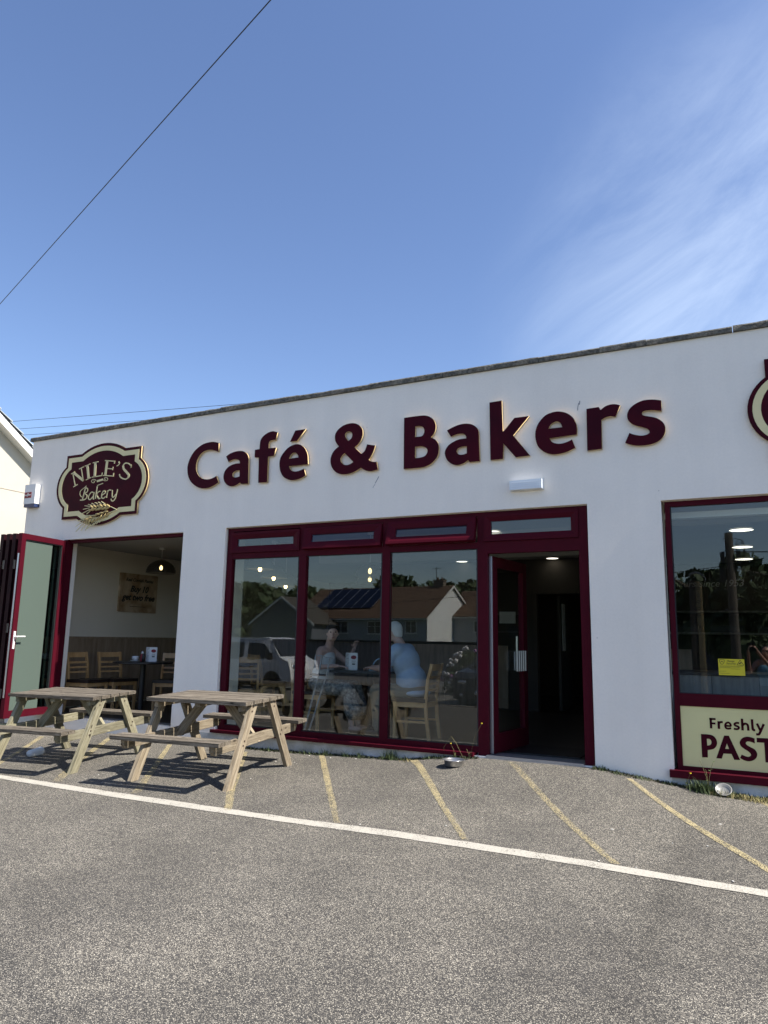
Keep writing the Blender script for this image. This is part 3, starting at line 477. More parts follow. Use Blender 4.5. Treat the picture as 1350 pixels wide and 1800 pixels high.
# coping slabs
joints = [X0-0.05, -7.96, -6.14, -4.91, -3.9, -2.95, -1.85, -1.22, -0.76, 0.02, 1.1, 2.2, 3.3, 4.5, X1+0.05]
for i in range(len(joints)-1):
    bm = bmesh.new(); a, b = joints[i]+0.003, joints[i+1]-0.003; dz = random.uniform(-.008, .008); n = max(2, int((b-a)/0.09))
    prof = [(-0.026, 4.083), (-0.026, 4.132), (-0.018, 4.146), (0.30, 4.165), (0.30, 4.083)]
    rings = []
    for k in range(n+1):
        x = a + (b-a)*k/n
        rings.append([bm.verts.new((x, p[0]+noise.noise(Vector((x*11, j*3.1, i)))*0.006*(j < 3), p[1]+dz*(j in (1,2,3))+noise.noise(Vector((x*14, 7+j, i)))*0.007*(j in (0,1,2)))) for j, p in enumerate(prof)])
    for k in range(n):
        for j in range(5): bm.faces.new((rings[k][j], rings[k][(j+1)%5], rings[k+1][(j+1)%5], rings[k+1][j]))
    bm.faces.new(rings[0]); bm.faces.new(rings[-1][::-1])
    bobj('coping_slab', bm, CONC, B, True)
# mortar bed under the coping
mbox('coping_bed', [(X0, X1, 0.003, 0.24, 4.0805, 4.0825)], CONC, B, True)

# ---- interior shell
mbox('floor', [(X0+0.13, X1-0.13, 0.24, YB-0.2, -0.3, 0.0)], FLOORM, B, True)
mbox('ceiling', [(X0+0.13, X1-0.13, 0.242, YB-0.2, 2.55, 2.62)], CEIL, B, True)
mbox('ceiling_beam', [(-6.4, -1.3, 3.0, 3.25, 2.36, 2.55)], CEIL, B, True)
mbox('ceiling_beam', [(-6.4, X1-0.13, 1.62, 1.74, 2.49, 2.55)], CEIL, B, True)
mbox('inner_side_wall', [(X0+0.13, -9.68, 0.24, YB-0.2, 0, 2.55)], INWALL, B, True)
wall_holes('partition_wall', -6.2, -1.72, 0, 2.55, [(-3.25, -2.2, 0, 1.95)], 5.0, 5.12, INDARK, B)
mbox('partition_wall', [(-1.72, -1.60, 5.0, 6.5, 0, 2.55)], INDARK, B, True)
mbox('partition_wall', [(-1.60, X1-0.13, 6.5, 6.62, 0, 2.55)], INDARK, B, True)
# oak dado panels on the left wall and the rear
k = 0; y = 0.26
while y < 8.6:
    mbox('wall_panel', [(-9.68, -9.655, y, min(y+0.58, 8.7), 0.02, 1.07)], DADO, B, True, bevel=0.003); y += 0.584
mbox('dado_rail', [(-9.68, -9.64, 0.25, 8.75, 1.07, 1.10)], DADO, B, True, bevel=0.004)
x = -9.6
while x < -1.0:
    mbox('wall_panel', [(x, x+0.58, 4.97 if x > -6.2 else YB-0.225, 4.995 if x > -6.2 else YB-0.2, 0.02, 1.07)], DADO, B, True, bevel=0.003) if not (-3.9 < x < -2.15) else None
    x += 0.584
# pillar seen behind the first pane
mbox('pillar', [(-6.5, -6.02, 0.24, 0.5, 0, 2.55)], INWALL, B, True)
# inner room behind the partition: cabinet of doors
mbox('cupboard_door', [(-3.0, -2.62, 7.6, 7.64, 0.9, 2.1)], DADO, B, True, bevel=0.004)
mbox('cupboard_door', [(-2.6, -2.0, 7.6, 7.64, 0.9, 2.1)], DADO, B, True, bevel=0.004)
mbox('cupboard_door', [(-3.0, -2.0, 7.6, 7.64, 0.1, 0.86)], GREYWOOD, B, True, bevel=0.004)

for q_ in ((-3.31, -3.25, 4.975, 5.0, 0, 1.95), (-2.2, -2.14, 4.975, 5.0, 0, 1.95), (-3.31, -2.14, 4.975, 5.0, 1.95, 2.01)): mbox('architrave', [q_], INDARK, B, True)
for i_, (x_, z_) in enumerate(((-3.9, 1.45), (-3.75, 1.2), (-1.95, 1.5))): mbox('notice_board', [(x_, x_+.28, 4.96, 4.99, z_, z_+.2)], (WHITEP, BLACK, DADO)[i_], B, True)
mbox('inner_door', [(-2.95, -2.90, 5.2, 5.95, .01, 1.93)], INDARK, B, True); mbox('inner_door_panel', [(-2.897, -2.885, 5.3, 5.5, 1.0, 1.8)], WHITEP, B, True)
# ---- maroon frames -------------------------------------------------
def fbox(x0, x1, z0, z1, y0, y1):
    (a, c), (b, d) = S(x0, z0, y0), S(x1, z1, y0)
    return (a, b, y0, y1, c, d)
yf = 0.04
W = thing('shop_window', None, None, (-4.2, 0.07, 0.0)); W.parent = B; W.location = Vector((-4.2, 0.07, 0.0)) - B.location
def fr_part(name, b, parent, m=None, bev=0.006): return mbox(name, b, m or MAROON, parent, True, bevel=bev)
bars = [fbox(-5.906, -5.822, 0.02, 2.500, yf, .11), fbox(-1.489, -1.400, -0.02, 2.500, yf, .11)]
for a, b in ((-4.813, -4.713), (-3.69, -3.595)):
    bars.append(fbox(a, b, 0.0195, 2.455, yf+.002, .11))
fr_part('frame_post', [bars[0]], W); fr_part('frame_post', [bars[1]], W); fr_part('mullion', [bars[2]], W); fr_part('mullion', [bars[3]], W)
fr_part('mullion', [fbox(-2.555, -2.443, -0.015, 2.455, yf+.002, .11)], W)
fr_part('head_rail', [fbox(-5.822, -1.489, 2.455, 2.500, yf+.001, .11)], W)
for a, b in ((-5.822, -4.813), (-4.713, -3.69), (-3.595, -2.555)):
    fr_part('transom', [fbox(a, b, 2.109, 2.178, yf+.003, .108)], W)
    fr_part('bottom_rail', [fbox(a, b, 0.022, 0.082, yf+.003, .108)], W)
    x0, z0 = S(a, 0.082, .07); x1, z1 = S(b, 2.109, .07)
    mbox('pane', [(x0-.01, x1+.01, .072, .078, z0-.01, z1+.01)], GLASS, W, True)
    sx = [fbox(a, a+.012, .082, 2.109, .062, .071), fbox(b-.012, b, .082, 2.109, .062, .071), fbox(a+.012, b-.012, .082, .092, .062, .071), fbox(a+.012, b-.012, 2.099, 2.109, .062, .071)]
    mbox('glazing_bead', sx, SEAL, W, True)
fr_part('transom', [fbox(-2.443, -1.489, 2.052, 2.178, yf+.003, .108)], W)
mbox('cill', [(-5.99, -2.60, -0.045, 0.11, -0.018, 0.019)], MAROON, W, True, bevel=0.006)
mbox('threshold', [(-2.47, -1.50, -0.015, 0.24, -0.06, 0.004)], ALU, W, True, bevel=0.003)
mbox('door_mat', [(-2.35, -1.6, 0.30, 0.95, 0.002, 0.012)], BLACK, W, True)
# cream strip of sealant round the reveal
SEALANT = mat('old_sealant', (0.50, 0.42, 0.32), 0.8, var=(0.36, 0.30, 0.24), vscale=20)
mbox('sealant', [(-5.96, -1.395, 0.028, 0.036, 2.504, 2.514)], SEALANT, W, True)
def vent(a, b, z0, z1, ang, gx, gz):
    """top hung sash: ring frame with a small pane, tipped out at its foot"""
    (xa, za), (xb, zb) = S(a, z0, yf-.012), S(b, z1, yf-.012)
    h = zb - za; hinge = Vector(((xa+xb)/2, yf+.0, zb)); w2 = (xb-xa)/2
    M = Matrix.Translation(hinge) @ Matrix.Rotation(-ang, 4, 'X')
    bm = bmesh.new(); t0, t1 = -.018, .045
    # frame mitred like a picture frame: sloping inner bevel
    O = [(-w2, -h), (w2, -h), (w2, 0), (-w2, 0)]; I = [(-w2+gx, -h+gz), (w2-gx, -h+gz), (w2-gx, -gz), (-w2+gx, -gz)]
    MI = [(-w2+.03, -h+.03), (w2-.03, -h+.03), (w2-.03, -.03), (-w2+.03, -.03)]
    rows = [[(p, t1) for p in O], [(p, t0) for p in O], [(p, t0) for p in MI], [(p, t0+.016) for p in I], [(p, t1) for p in I]]
    V = [[bm.verts.new(M @ Vector((p[0], t, p[1]))) for p, t in r] for r in rows]
    for i in range(5):
        for k in range(4): bm.faces.new((V[i][k], V[i][(k+1)%4], V[(i+1)%5][(k+1)%4], V[(i+1)%5][k]))
    bobj('vent_sash', bm, MAROON, W, True)
    mbox('vent_pane', [(-w2+gx-.005, w2-gx+.005, .012, .018, -h+gz-.005, -gz+.005)], GLASS, W, True, M=M)
vent(-5.866, -4.817, 2.182, 2.443, 0.0, .10, .085)
vent(-4.745, -3.700, 2.182, 2.447, rad(11), .10, .085)
vent(-3.620, -2.572, 2.182, 2.452, rad(15), .10, .085)
vent(-2.484, -1.489, 2.182, 2.470, 0.0, .075, .075)
# entrance door leaf, opened inwards
D = thing('entrance_door', None, None, (-2.45, 0.10, 0.0)); D.parent = B; D.location = Vector((-2.45, 0.10, 0.0)) - B.location
ang = math.atan2(0.86, 0.11); MD = Matrix.Translation((-2.44, 0.09, 0.0)) @ Matrix.Rotation(ang, 4, 'Z')
wl = 0.88
mbox('door_rail', [(0, .10, -.03, .03, .012, 2.03)], MAROON, D, True, bevel=.004, M=MD)
mbox('door_rail', [(wl-.10, wl, -.03, .03, .012, 2.03)], MAROON, D, True, bevel=.004, M=MD)
mbox('door_rail', [(.10, wl-.10, -.028, .028, 1.92, 2.03)], MAROON, D, True, bevel=.004, M=MD)
mbox('door_rail', [(.10, wl-.10, -.028, .028, .012, .20)], MAROON, D, True, bevel=.004, M=MD)
mbox('door_seal', [(-.006, .0, -.02, .015, .012, 2.03)], ALU, D, True, M=MD)
mbox('pane', [(.095, wl-.095, -.004, .004, .195, 1.925)], GLASS, D, True, M=MD)
bm = bmesh.new()
for k in range(5):
    tube(bm, [MD @ Vector((.52+k*.055, -.062, .82)), MD @ Vector((.52+k*.055, -.062, 1.04))], .018, 8)
box(bm, .50, .76, -.048, -.032, .83, 1.03, M=MD)
bobj('door_handle', bm, mat('dull_steel', (.26, .27, .28), .35, .8), D, True)
bm = bmesh.new(); tube(bm, [MD @ Vector((.80, .062, .9)), MD @ Vector((.80, .062, 1.2))], .012, 8); bobj('door_handle', bm, METAL, D, True)
# right hand window
W2 = thing('display_window', None, None, (0.9, 0.07, 0.0)); W2.parent = B; W2.location = Vector((0.9, 0.07, 0.0)) - B.location
fr_part('frame_post', [fbox(-.668, -.623, .031, 2.482, yf, .11)], W2); fr_part('frame_post', [fbox(2.33, 2.41, .031, 2.482, yf, .11)], W2)
fr_part('head_rail', [fbox(-.623, 2.33, 2.434, 2.482, yf+.001, .11)], W2)
fr_part('transom', [fbox(-.623, 2.33, .590, .702, yf+.002, .11)], W2)
fr_part('bottom_rail', [fbox(-.623, 2.33, .031, .068, yf+.002, .11)], W2)
mbox('cill', [(-.735, 2.5, -.05, .11, -.035, .029)], MAROON, W2, True, bevel=.008)
x0, z0 = S(-.623, .702, .07); x1, z1 = S(2.33, 2.434, .07)
mbox('pane', [(x0-.008, x1+.008, .072, .078, z0-.01, z1+.01)], GLASS, W2, True)
mbox('glazing_bead', [fbox(-.623, -.612, .702, 2.434, .062, .071), fbox(-.612, 2.33, .702, .710, .062, .071)], SEAL, W2, True)
mbox('sealant', [(-.70, 2.45, .028, .036, 2.488, 2.499)], SEALANT, W2, True)
# cream advertising panel in its lower light
PN = thing('pasty_sign', 'cream panel with maroon lettering Freshly PAST under the right window', 'sign', (0.85, 0.055, 0.33))
mbox('panel', [fbox(-.623, 2.33, .064, .592, .05, .060)], CREAMP, PN, True)
for n_, lp in PASTL.items():
    outline_mesh('letter', lp, 0.0478, 0.0021, SIGNFACE, SIGNFACE, PN)
k = (7.2725+.0478)/(7.2725+.03)
strokes('lettering', FRESH, 0.0478, 0.0021, SIGNFACE, PN)
# faint vinyl lettering and the yellow notice on the glass
VINYL = mat('etched_vinyl', (0.55, 0.55, 0.55), 0.6)
o = text('wall_lettering', 'Family Bakers since 1953', 0.165, Matrix.Translation((-.90, 6.490, 2.14)) @ FRONT, VINYL, shear=0.25, extrude=.002)
tag(o, 'faint grey italic lettering on the dark wall behind the counter', 'lettering', kind='stuff')
NT = thing('security_notice', 'yellow rectangular security notice stuck on the right window glass', 'notice', (-.178, .0695, .95))
YEL_N = mat('notice_yellow', (0.62, 0.52, 0.02), 0.5)
(nx0, nz1), (nx1, nz0) = S(-.284, 1.019, .07), S(-.072, .876, .07)
mbox('sheet', [(nx0, nx1, .0692, .0712, nz0, nz1)], YEL_N, NT, True)
text('lettering', 'Range', .024, Matrix.Translation(((nx0+nx1)/2-.003, .0686, nz1-.025)) @ FRONT, BLACK, NT, shear=.2)
text('lettering', 'Security', .024, Matrix.Translation(((nx0+nx1)/2-.003, .0686, nz1-.048)) @ FRONT, BLACK, NT, shear=.2)
bm = bmesh.new()
for j, (u0, u1, zz) in enumerate(((.01, .20, .062), (.01, .175, .070), (.01, .10, .078), (.10, .175, .086), (.01, .06, .108), (.01, .09, .126))):
    box(bm, nx0+u0, nx0+u1, .0686, .0692, nz1-zz-.0022, nz1-zz)
bobj('small_print', bm, BLACK, NT, True)
strokes('shield', [(.004, [(nx0+.012, nz1-.008), (nx0+.05, nz1-.008)]), (.004, [(nx0+.012, nz1-.008), (nx0+.014, nz1-.03), (nx0+.031, nz1-.05), (nx0+.048, nz1-.03), (nx0+.05, nz1-.008)]), (.007, [(nx0+.024, nz1-.022), (nx0+.038, nz1-.028)])], .0686, .0006, BLACK, NT)
strokes('warning_triangle', [(.004, [(nx1-.062, nz1-.052), (nx1-.034, nz1-.008)]), (.004, [(nx1-.034, nz1-.008), (nx1-.006, nz1-.052)]), (.004, [(nx1-.062, nz1-.052), (nx1-.006, nz1-.052)]), (.009, [(nx1-.045, nz1-.04), (nx1-.025, nz1-.03)])], .0686, .0006, BLACK, NT)

# ---- folding doors -------------------------------------------------
FJ = thing('opening_frame', None, None, (-8.88, 0.06, 0.0)); FJ.parent = B; FJ.location = Vector((-8.88, 0.06, 0.0)) - B.location
fr_part('frame_post', [(-8.93, -8.86, .0, .11, .0, 2.495)], FJ)
fr_part('head_rail', [(-8.86, -6.67, .05, .13, 2.45, 2.495)], FJ)
fr_part('frame_post', [(-6.70, -6.665, .12, .19, .0, 2.45)], FJ)
mbox('threshold', [(-8.86, -6.70, .02, .2, -.03, .012)], ALU, FJ, True, bevel=.004)
FD = thing('folding_door', 'maroon framed glass folding doors stacked open at the left of the opening', 'folding door', (-8.95, -0.40, 0.02))
FGLASS = glass_mat('folding_door_glass', 0.05, (0.83, 0.90, 0.87))
def view_tint():
    m = bpy.data.materials.new('view_tint_glass'); m.use_nodes = True; n = m.node_tree; l = n.links.new; p = n.nodes['Principled BSDF']; o = n.nodes['Material Output']
    p.inputs['Base Color'].default_value = (.115, .15, .13, 1); p.inputs['Roughness'].default_value = .12
    tr = n.nodes.new('ShaderNodeBsdfTransparent'); tr.inputs['Color'].default_value = (.8, .9, .86, 1); mx = n.nodes.new('ShaderNodeMixShader'); mx.inputs[0].default_value = .78
    l(tr.outputs[0], mx.inputs[1]); l(p.outputs[0], mx.inputs[2]); l(mx.outputs[0], o.inputs['Surface']); return m
VIEWTINT = view_tint()
SHADELEAF = mat('shaded_maroon', (0.022, 0.0050, 0.008), 0.5, var=(0.015, 0.005, 0.007), vscale=5, spec=.1)  # darker copy of the frame maroon; shade between the leaves put into the colour
def leaf(x_in, x_out, lbl=None, lit=False):
    A = Vector((x_in, 0.0, 0)); Bv = Vector((x_out, -0.83, 0)); d = (Bv-A); ln = d.length; d.normalize()
    M = Matrix.Translation(A) @ Matrix.Rotation(math.atan2(d.y, d.x), 4, 'Z'); z0, z1 = .035, 2.475; s = .075; t = .030
    bm = bmesh.new(); box(bm, 0, s, -t, t, z0, z1, M=M); box(bm, ln-s, ln, -t, t, z0, z1, M=M); box(bm, s, ln-s, -t+.002, t-.002, z0, z0+s+.02, M=M); box(bm, s, ln-s, -t+.002, t-.002, z1-s, z1, M=M)
    lf = bobj('door_leaf', bm, MAROON if lit else SHADELEAF, FD, True, bevel=.004)
    mbox('pane', [(s-.004, ln-s+.004, -.004, .004, z0+s+.016, z1-s+.004)], FGLASS, lf, True, M=M)
    if lit: mbox('view_tint_sheet', [(ln*.30, ln-s, .0045, .0065, z0+s+.02, z1-s)], VIEWTINT, lf, True, M=M)  # added sheet, coloured as the pale view through the stacked clear panes
    mbox('glazing_bead', [(s, s+.012, -.02, .02, z0+s+.02, z1-s), (ln-s-.012, ln-s, -.02, .02, z0+s+.02, z1-s), (s+.012, ln-s-.012, -.02, .02, z1-s-.012, z1-s)], SEAL, lf, True, M=M)
    return lf, M, ln
lf, M1, ln1 = leaf(-8.90, -8.775, lit=True)
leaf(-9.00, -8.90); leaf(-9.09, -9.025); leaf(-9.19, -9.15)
bm = bmesh.new(); box(bm, ln1-.052, ln1-.022, .030, .040, .93, 1.16, M=M1)
tube(bm, [M1 @ Vector((ln1-.037, .03, 1.09)), M1 @ Vector((ln1-.037, .085, 1.09))], .010, 8)
tube(bm, [M1 @ Vector((ln1-.037, .08, 1.09)), M1 @ Vector((ln1-.175, .08, 1.092))], .0095, 8)
bobj('door_handle', bm, WHITEP, lf, True)
bm = bmesh.new(); box(bm, ln1+.001, ln1+.004, -.012, .012, .3, 2.2, M=M1); bobj('lock_strip', bm, METAL, lf, True)
bm = bmesh.new()
for zz in (.35, 1.2, 2.05):
    tube(bm, [(-8.835, -.835, zz-.06), (-8.835, -.835, zz+.06)], .014, 8); tube(bm, [(-9.055, -.835, zz-.06), (-9.055, -.835, zz+.06)], .014, 8)
bobj('hinge', bm, BLACK, FD, True)

# ================================================================ SIGNS
SG = thing('fascia_sign', 'large maroon letters reading Café & Bakers with gold edges on white wall', 'sign', (-3.6, -0.02, 3.4))
def shiftd(lp, y0, y1):
    k_ = (7.2725+y1)/(7.2725+y0)
    return [[(p[0]*k_, (p[1]-CAM.z)*k_+CAM.z, *p[2:]) for p in q] for q in lp]
for n_, lp in GLYPHS.items():
    outline_mesh('accent_mark' if n_ == 'accent' else 'letter', shiftd(lp, -.03, -.038), -0.038, 0.030, SIGNFACE, GOLD, SG)
bm = bmesh.new()     # stand-off pegs that carry the letters
for n_, lp in GLYPHS.items():
    xs_ = [p[0] for p in lp[0]]; zs_ = [p[1] for p in lp[0]]
    # pegs sit under solid parts of the strokes: next to the outline's first corner
    cx, cz = sum(xs_)/len(xs_), sum(zs_)/len(zs_)
    px, pz = lp[0][0][0]*0.93+cx*0.07, lp[0][0][1]*0.93+cz*0.07
    tube(bm, [(px, -0.0085, pz), (px, 0.0, pz)], .006, 6)
bobj('standoff_pegs', bm, METAL, SG, True)['kind'] = 'stuff'
def arc_shape(cx, cz, A, H, p, q, bt, bs, inset):
    """rectangle with a bulging arc on each side, all offset inwards by inset"""
    A -= inset; H -= inset; bt -= inset; bs -= inset; p -= inset*0.35; q -= inset*0.35; out = []
    def arc(x0, z0, xm, zm, x1, z1, n=14):
        # circle through three points
        ax, az, bx, bz, cx_, cz_ = x0, z0, xm, zm, x1, z1
        d = 2*(ax*(bz-cz_)+bx*(cz_-az)+cx_*(az-bz))
        ux = ((ax*ax+az*az)*(bz-cz_)+(bx*bx+bz*bz)*(cz_-az)+(cx_*cx_+cz_*cz_)*(az-bz))/d
        uz = ((ax*ax+az*az)*(cx_-bx)+(bx*bx+bz*bz)*(ax-cx_)+(cx_*cx_+cz_*cz_)*(bx-ax))/d
        r = math.hypot(ax-ux, az-uz); t0 = math.atan2(az-uz, ax-ux); t1 = math.atan2(cz_-uz, cx_-ux)
        if t1 > t0: t1 -= 2*PI
        return [(ux+r*math.cos(t0+(t1-t0)*i/n), uz+r*math.sin(t0+(t1-t0)*i/n)) for i in range(n+1)]
    out += [(-A, H)] + arc(-p, H, 0, bt, p, H) + [(A, H)] + arc(A, q, bs, 0, A, -q) + [(A, -H)] + arc(p, -H, 0, -bt, -p, -H) + [(-A, -H)] + arc(-A, -q, -bs, 0, -A, q)
    return [(cx+x, cz+z) for x, z in out]
def logo(cx, lettering, label):
    R = thing('bakery_sign', label, 'sign', (cx, -0.02, 3.275), group='shaped bakery name signs on the facade')
    a = (0.748, 0.484, 0.44, 0.31, 0.603, 0.915)
    sh = lambda i: arc_shape(cx, 3.275, *a, i)
    outline_mesh('backboard', [sh(0)], -0.036, 0.03, SIGNFACE, GOLD, R, smooth_pts=False)
    outline_mesh('cream_border', [sh(.042), sh(.112)], -0.0385, 0.0024, CREAM, CREAM, R, smooth_pts=False)
    dx = cx + 8.242
    mv = lambda L: [(w_, [(p[0]+dx, p[1]) for p in q]) for w_, q in L]
    if lettering: strokes('lettering', mv(NILES), -0.0400, 0.0038, CREAM, R)
    wh = strokes('wheat_awns', mv(WHEAT), -0.058, 0.010, CREAM, R); wh['kind'] = 'stuff'
    bm = bmesh.new()
    for i, g in enumerate(GRAINS):
        top = i < 6; mid = 6 <= i < 12; low = 12 <= i < 18
        an = {0: rad(-28), 1: rad(22), 2: rad(-3), 3: rad(50)}[0 if top else 1 if mid else 2 if low else 3]
        Mx = Matrix.Translation((g[0]+dx, -0.048-0.004*(i % 3), g[1])) @ Matrix.Rotation(-an, 4, 'Y') @ Matrix.Diagonal((0.050, 0.012, 0.0155, 1))
        bmesh.ops.create_icosphere(bm, subdivisions=2, radius=1, matrix=Mx)
    bobj('wheat_grains', bm, mat('wheat_gold', (0.52, 0.40, 0.17), 0.5, var=(0.36, 0.26, 0.10), vscale=40), R, True, smooth=True)['kind'] = 'stuff'
    return R
logo(-8.242, True, "shield shaped maroon and cream sign reading NILE'S Bakery above the folding doors")
logo(1.01, True, 'maroon and cream shaped sign cut off by the right edge, above the right window')

# alarm box and bulkhead lamp
AL = thing('alarm_box', 'white burglar alarm box with dark blue base at the left wall corner', 'alarm', (-9.66, -0.05, 3.2))
bm = bmesh.new(); box(bm, -9.79, -9.55, -0.095, 0.0, 3.07, 3.37); bobj('cover', bm, WHITEP, AL, True, bevel=.012, seg=2)
bm = bmesh.new(); box(bm, -9.785, -9.555, -0.09, 0.0, 3.02, 3.068); bobj('base', bm, BLUEP, AL, True, bevel=.015, seg=2)
REDL = mat('label_red', (0.22, 0.012, 0.02), 0.5)
mbox('badge', [(-9.78, -9.63, -.0985, -.0945, 3.16, 3.25)], REDL, AL, True)
strokes('mark', [(.014, [(-9.765, 3.205), (-9.645, 3.205)]), (.014, [(-9.72, 3.185), (-9.70, 3.235)])], -.101, .0025, WHITEP, AL)
BL = thing('bulkhead_lamp', 'small ribbed translucent bulkhead lamp above the entrance door', 'lamp', (-2.0, -0.03, 2.75))
DIFF = mat('ribbed_diffuser', (0.74, 0.78, 0.82), 0.2)
bm = bmesh.new(); box(bm, -2.18, -1.825, -.016, 0.0, 2.694, 2.806); bobj('base_plate', bm, WHITEP, BL, True, bevel=.012, seg=2)
bm = bmesh.new(); box(bm, -2.172, -1.833, -.075, -.017, 2.701, 2.799); o = bobj('diffuser', bm, DIFF, BL, True, bevel=.028, seg=4)
bm = bmesh.new()
for zz in (2.728, 2.75, 2.772): box(bm, -2.155, -1.85, -.0775, -.070, zz-.003, zz+.003)
bobj('diffuser_rib', bm, DIFF, BL, True)
# scuffs on the render
SC = mat('scuff', (0.30, 0.29, 0.30), 0.8)
o = strokes('wall_scuffs', [(.010, [(-3.80, 2.925), (-3.775, 2.965), (-3.755, 3.0)]), (.005, [(-3.83, 2.87), (-3.80, 2.92)]), (.008, [(-1.46, 3.50), (-1.455, 3.545), (-1.445, 3.58)]), (.010, [(-1.44, 3.56), (-1.435, 3.60)])], -.0012, .001, SC, None)
o.parent = B; o.location = -B.location; o['kind'] = 'stuff'

# ================================================================ PICNIC TABLES
def board(name, L_, w_, t_, loc, rot, m, parent, shear0=0.0, shear1=0.0, bevel=.004):
    """plank along its own x, width y, thickness z; ends may be cut aslant across the width"""
    bm = bmesh.new(); v = box(bm, -L_/2, L_/2, -w_/2, w_/2, -t_/2, t_/2)
    for q in v:
        s = (shear0 if q.co.x < 0 else shear1); q.co.x += s*(q.co.y/(w_/2))
    o = bobj(name, bm, m, parent, bevel=bevel); o.location = loc; o.rotation_euler = rot
    return o
def picnic(label, loc, rz, LM, n=0):
    t = thing('picnic_table', label, 'picnic table', loc, rz, 'A-frame picnic tables outside the cafe')
    pitch = math.atan(0.04)       # the tarmac falls away from the wall
    t.rotation_euler = (pitch*math.cos(rz), 0, rz)
    H = .765; r = lambda s: random.uniform(-s, s)
    for k in range(5): board('top_plank', 1.16+r(.006), .138, .036, (r(.004), -.302+.151*k, H-.018+r(.0015)), (0, 0, r(.002)), WTOP, t)
    for s in (-1, 1):
        for k in range(2): board('seat_plank', 1.21+r(.006), .096, .036, (r(.004), s*(.70+.105*k)-s*.0, .445+r(.001)), (0, 0, r(.002)), WTOP, t)
    for s in (-1, 1):
        # legs: foot +-.58, top +-.16
        for q in (-1, 1):
            y0, y1, zt = .575, .17, H-.036
            ln = math.hypot(y0-y1, zt); a = math.atan2(zt, -(y0-y1))
            an = math.atan2(zt, (y1-y0))
            o = board('leg', ln, .098, .044, (s*.535, q*(y0+y1)/2, zt/2), (0, 0, 0), LM, t, shear0=.049/math.tan(an)*-1*0, shear1=0)
            # orient: local x up the leg, y across it, z along the table
            d = Vector((0, q*(y1-y0), zt)).normalized(); zax = Vector((1, 0, 0)); yax = zax.cross(d)
            Mx = Matrix((d, yax, zax)).transposed(); o.rotation_euler = Mx.to_euler()
            # horizontal cuts at foot and top
            sl = (y0-y1)/zt*q
            for v in o.data.vertices:
                # shift so that ends are level: world z = d.z*x + yax.z*y
                end = -ln/2 if v.co.x < 0 else ln/2
                v.co.x += -yax.z*v.co.y/d.z
        board('seat_bearer', 1.56, .092, .044, (s*.490, 0, .380), (PI/2, 0, PI/2), LM, t, shear0=-.022, shear1=.022) if False else None
        bm = bmesh.new(); xx = s*.490
        pr = [(-.80, .427), (.80, .427), (.80, .375), (.765, .335), (-.765, .335), (-.80, .375)]
        f0 = [bm.verts.new((y, z, -.022)) for y, z in pr]; f1 = [bm.verts.new((y, z, .022)) for y, z in pr]
        bm.faces.new(f0[::-1]); bm.faces.new(f1)
        for k in range(6): bm.faces.new((f0[k], f0[(k+1)%6], f1[(k+1)%6], f1[k]))
        bmesh.ops.translate(bm, verts=bm.verts, vec=(0, -.38, 0))
        o = bobj('seat_bearer', bm, LM, t, bevel=.003); o.rotation_euler = Matrix(((0,0,1),(1,0,0),(0,1,0))).to_euler(); o.location = (xx, 0, .38)
        board('top_batten', .66, .044, .06, (s*.490, 0, H-.066), (0, 0, PI/2), LM, t)
    for s in (-1, 1):
        a = Vector((s*.46, 0, .345)); b = Vector((s*.13, 0, H-.04)); d = (b-a); ln = d.length; d.normalize()
        o = board('brace', ln, .09, .044, (a+b)/2, (0,0,0), LM, t); yax = Vector((0, 1, 0)); zax = d.cross(yax)
        # wide face seen from the side
        yx = Vector((0,1,0)).cross(d).normalized(); o.rotation_euler = Matrix((d, yx, d.cross(yx))).transposed().to_euler()
        for v in o.data.vertices: v.co.x += -yx.z*v.co.y/d.z
    board('centre_batten', .66, .06, .036, (0, 0, H-.056), (0, 0, PI/2), LM, t)
    bm = bmesh.new()
    for s in (-1, 1):
        for q in (-1, 1):
            for yy, zz in ((q*.36, .385), (q*.215, .685)):
                for dz in (-.02, .02): tube(bm, [(s*.556, yy+dz*.5, zz+dz), (s*.563, yy+dz*.5, zz+dz)], .008, 7)
    bobj('bolt_heads', bm, mat('rusty_steel', (0.09, 0.06, 0.045), 0.6, 0.6), t)['kind'] = 'stuff'
    return t
picnic('weathered wooden picnic table with pale legs, right one, in front of first window', (-4.883, -1.277, zg(-4.883, -1.277)), rad(5.8), WLEG).scale = (.985,)*3
picnic('weathered wooden picnic table with greenish legs before the open folding doors', (-6.73, -1.46, zg(-6.73, -1.46)), rad(9.0), WMOSS).scale = (.945,)*3

# ================================================================ SMALL THINGS OUTSIDE
bz = zg(-2.68, -.37)
DB = thing('dog_bowl', 'round stainless steel dog bowl on the tarmac beside the entrance', 'bowl', (-2.68, -.37, bz))
bm = bmesh.new(); lathe(bm, [(0, .003), (.078, .003), (.086, .012), (.098, .062), (.112, .066), (.114, .063), (.1, .058), (.096, .058), (.082, .014), (.07, .009), (0, .009)][::1], 40); bobj('bowl', bm, METAL, DB, smooth=True)
WATER = mat('bowl_water', (0.3, 0.32, 0.33), 0.03, 0.3)
bm = bmesh.new(); lathe(bm, [(0, .034), (.089, .034)], 32); bobj('water', bm, WATER, DB)
PL = thing('paper_plate', 'white disposable dish lying in the weeds below the right window', 'dish', (-.30, -.09, zg(-.3, -.09)+.002))
bm = bmesh.new(); lathe(bm, [(0, .012), (.05, .012), (.062, .03), (.068, .031), (.06, .018), (.05, .006), (0, .006)], 28, M=Matrix.Translation((0, 0, .03)) @ Matrix.Rotation(rad(38), 4, 'X')); bobj('dish', bm, mat('foil_white', (0.24, 0.235, 0.22), 0.4), PL, smooth=True)
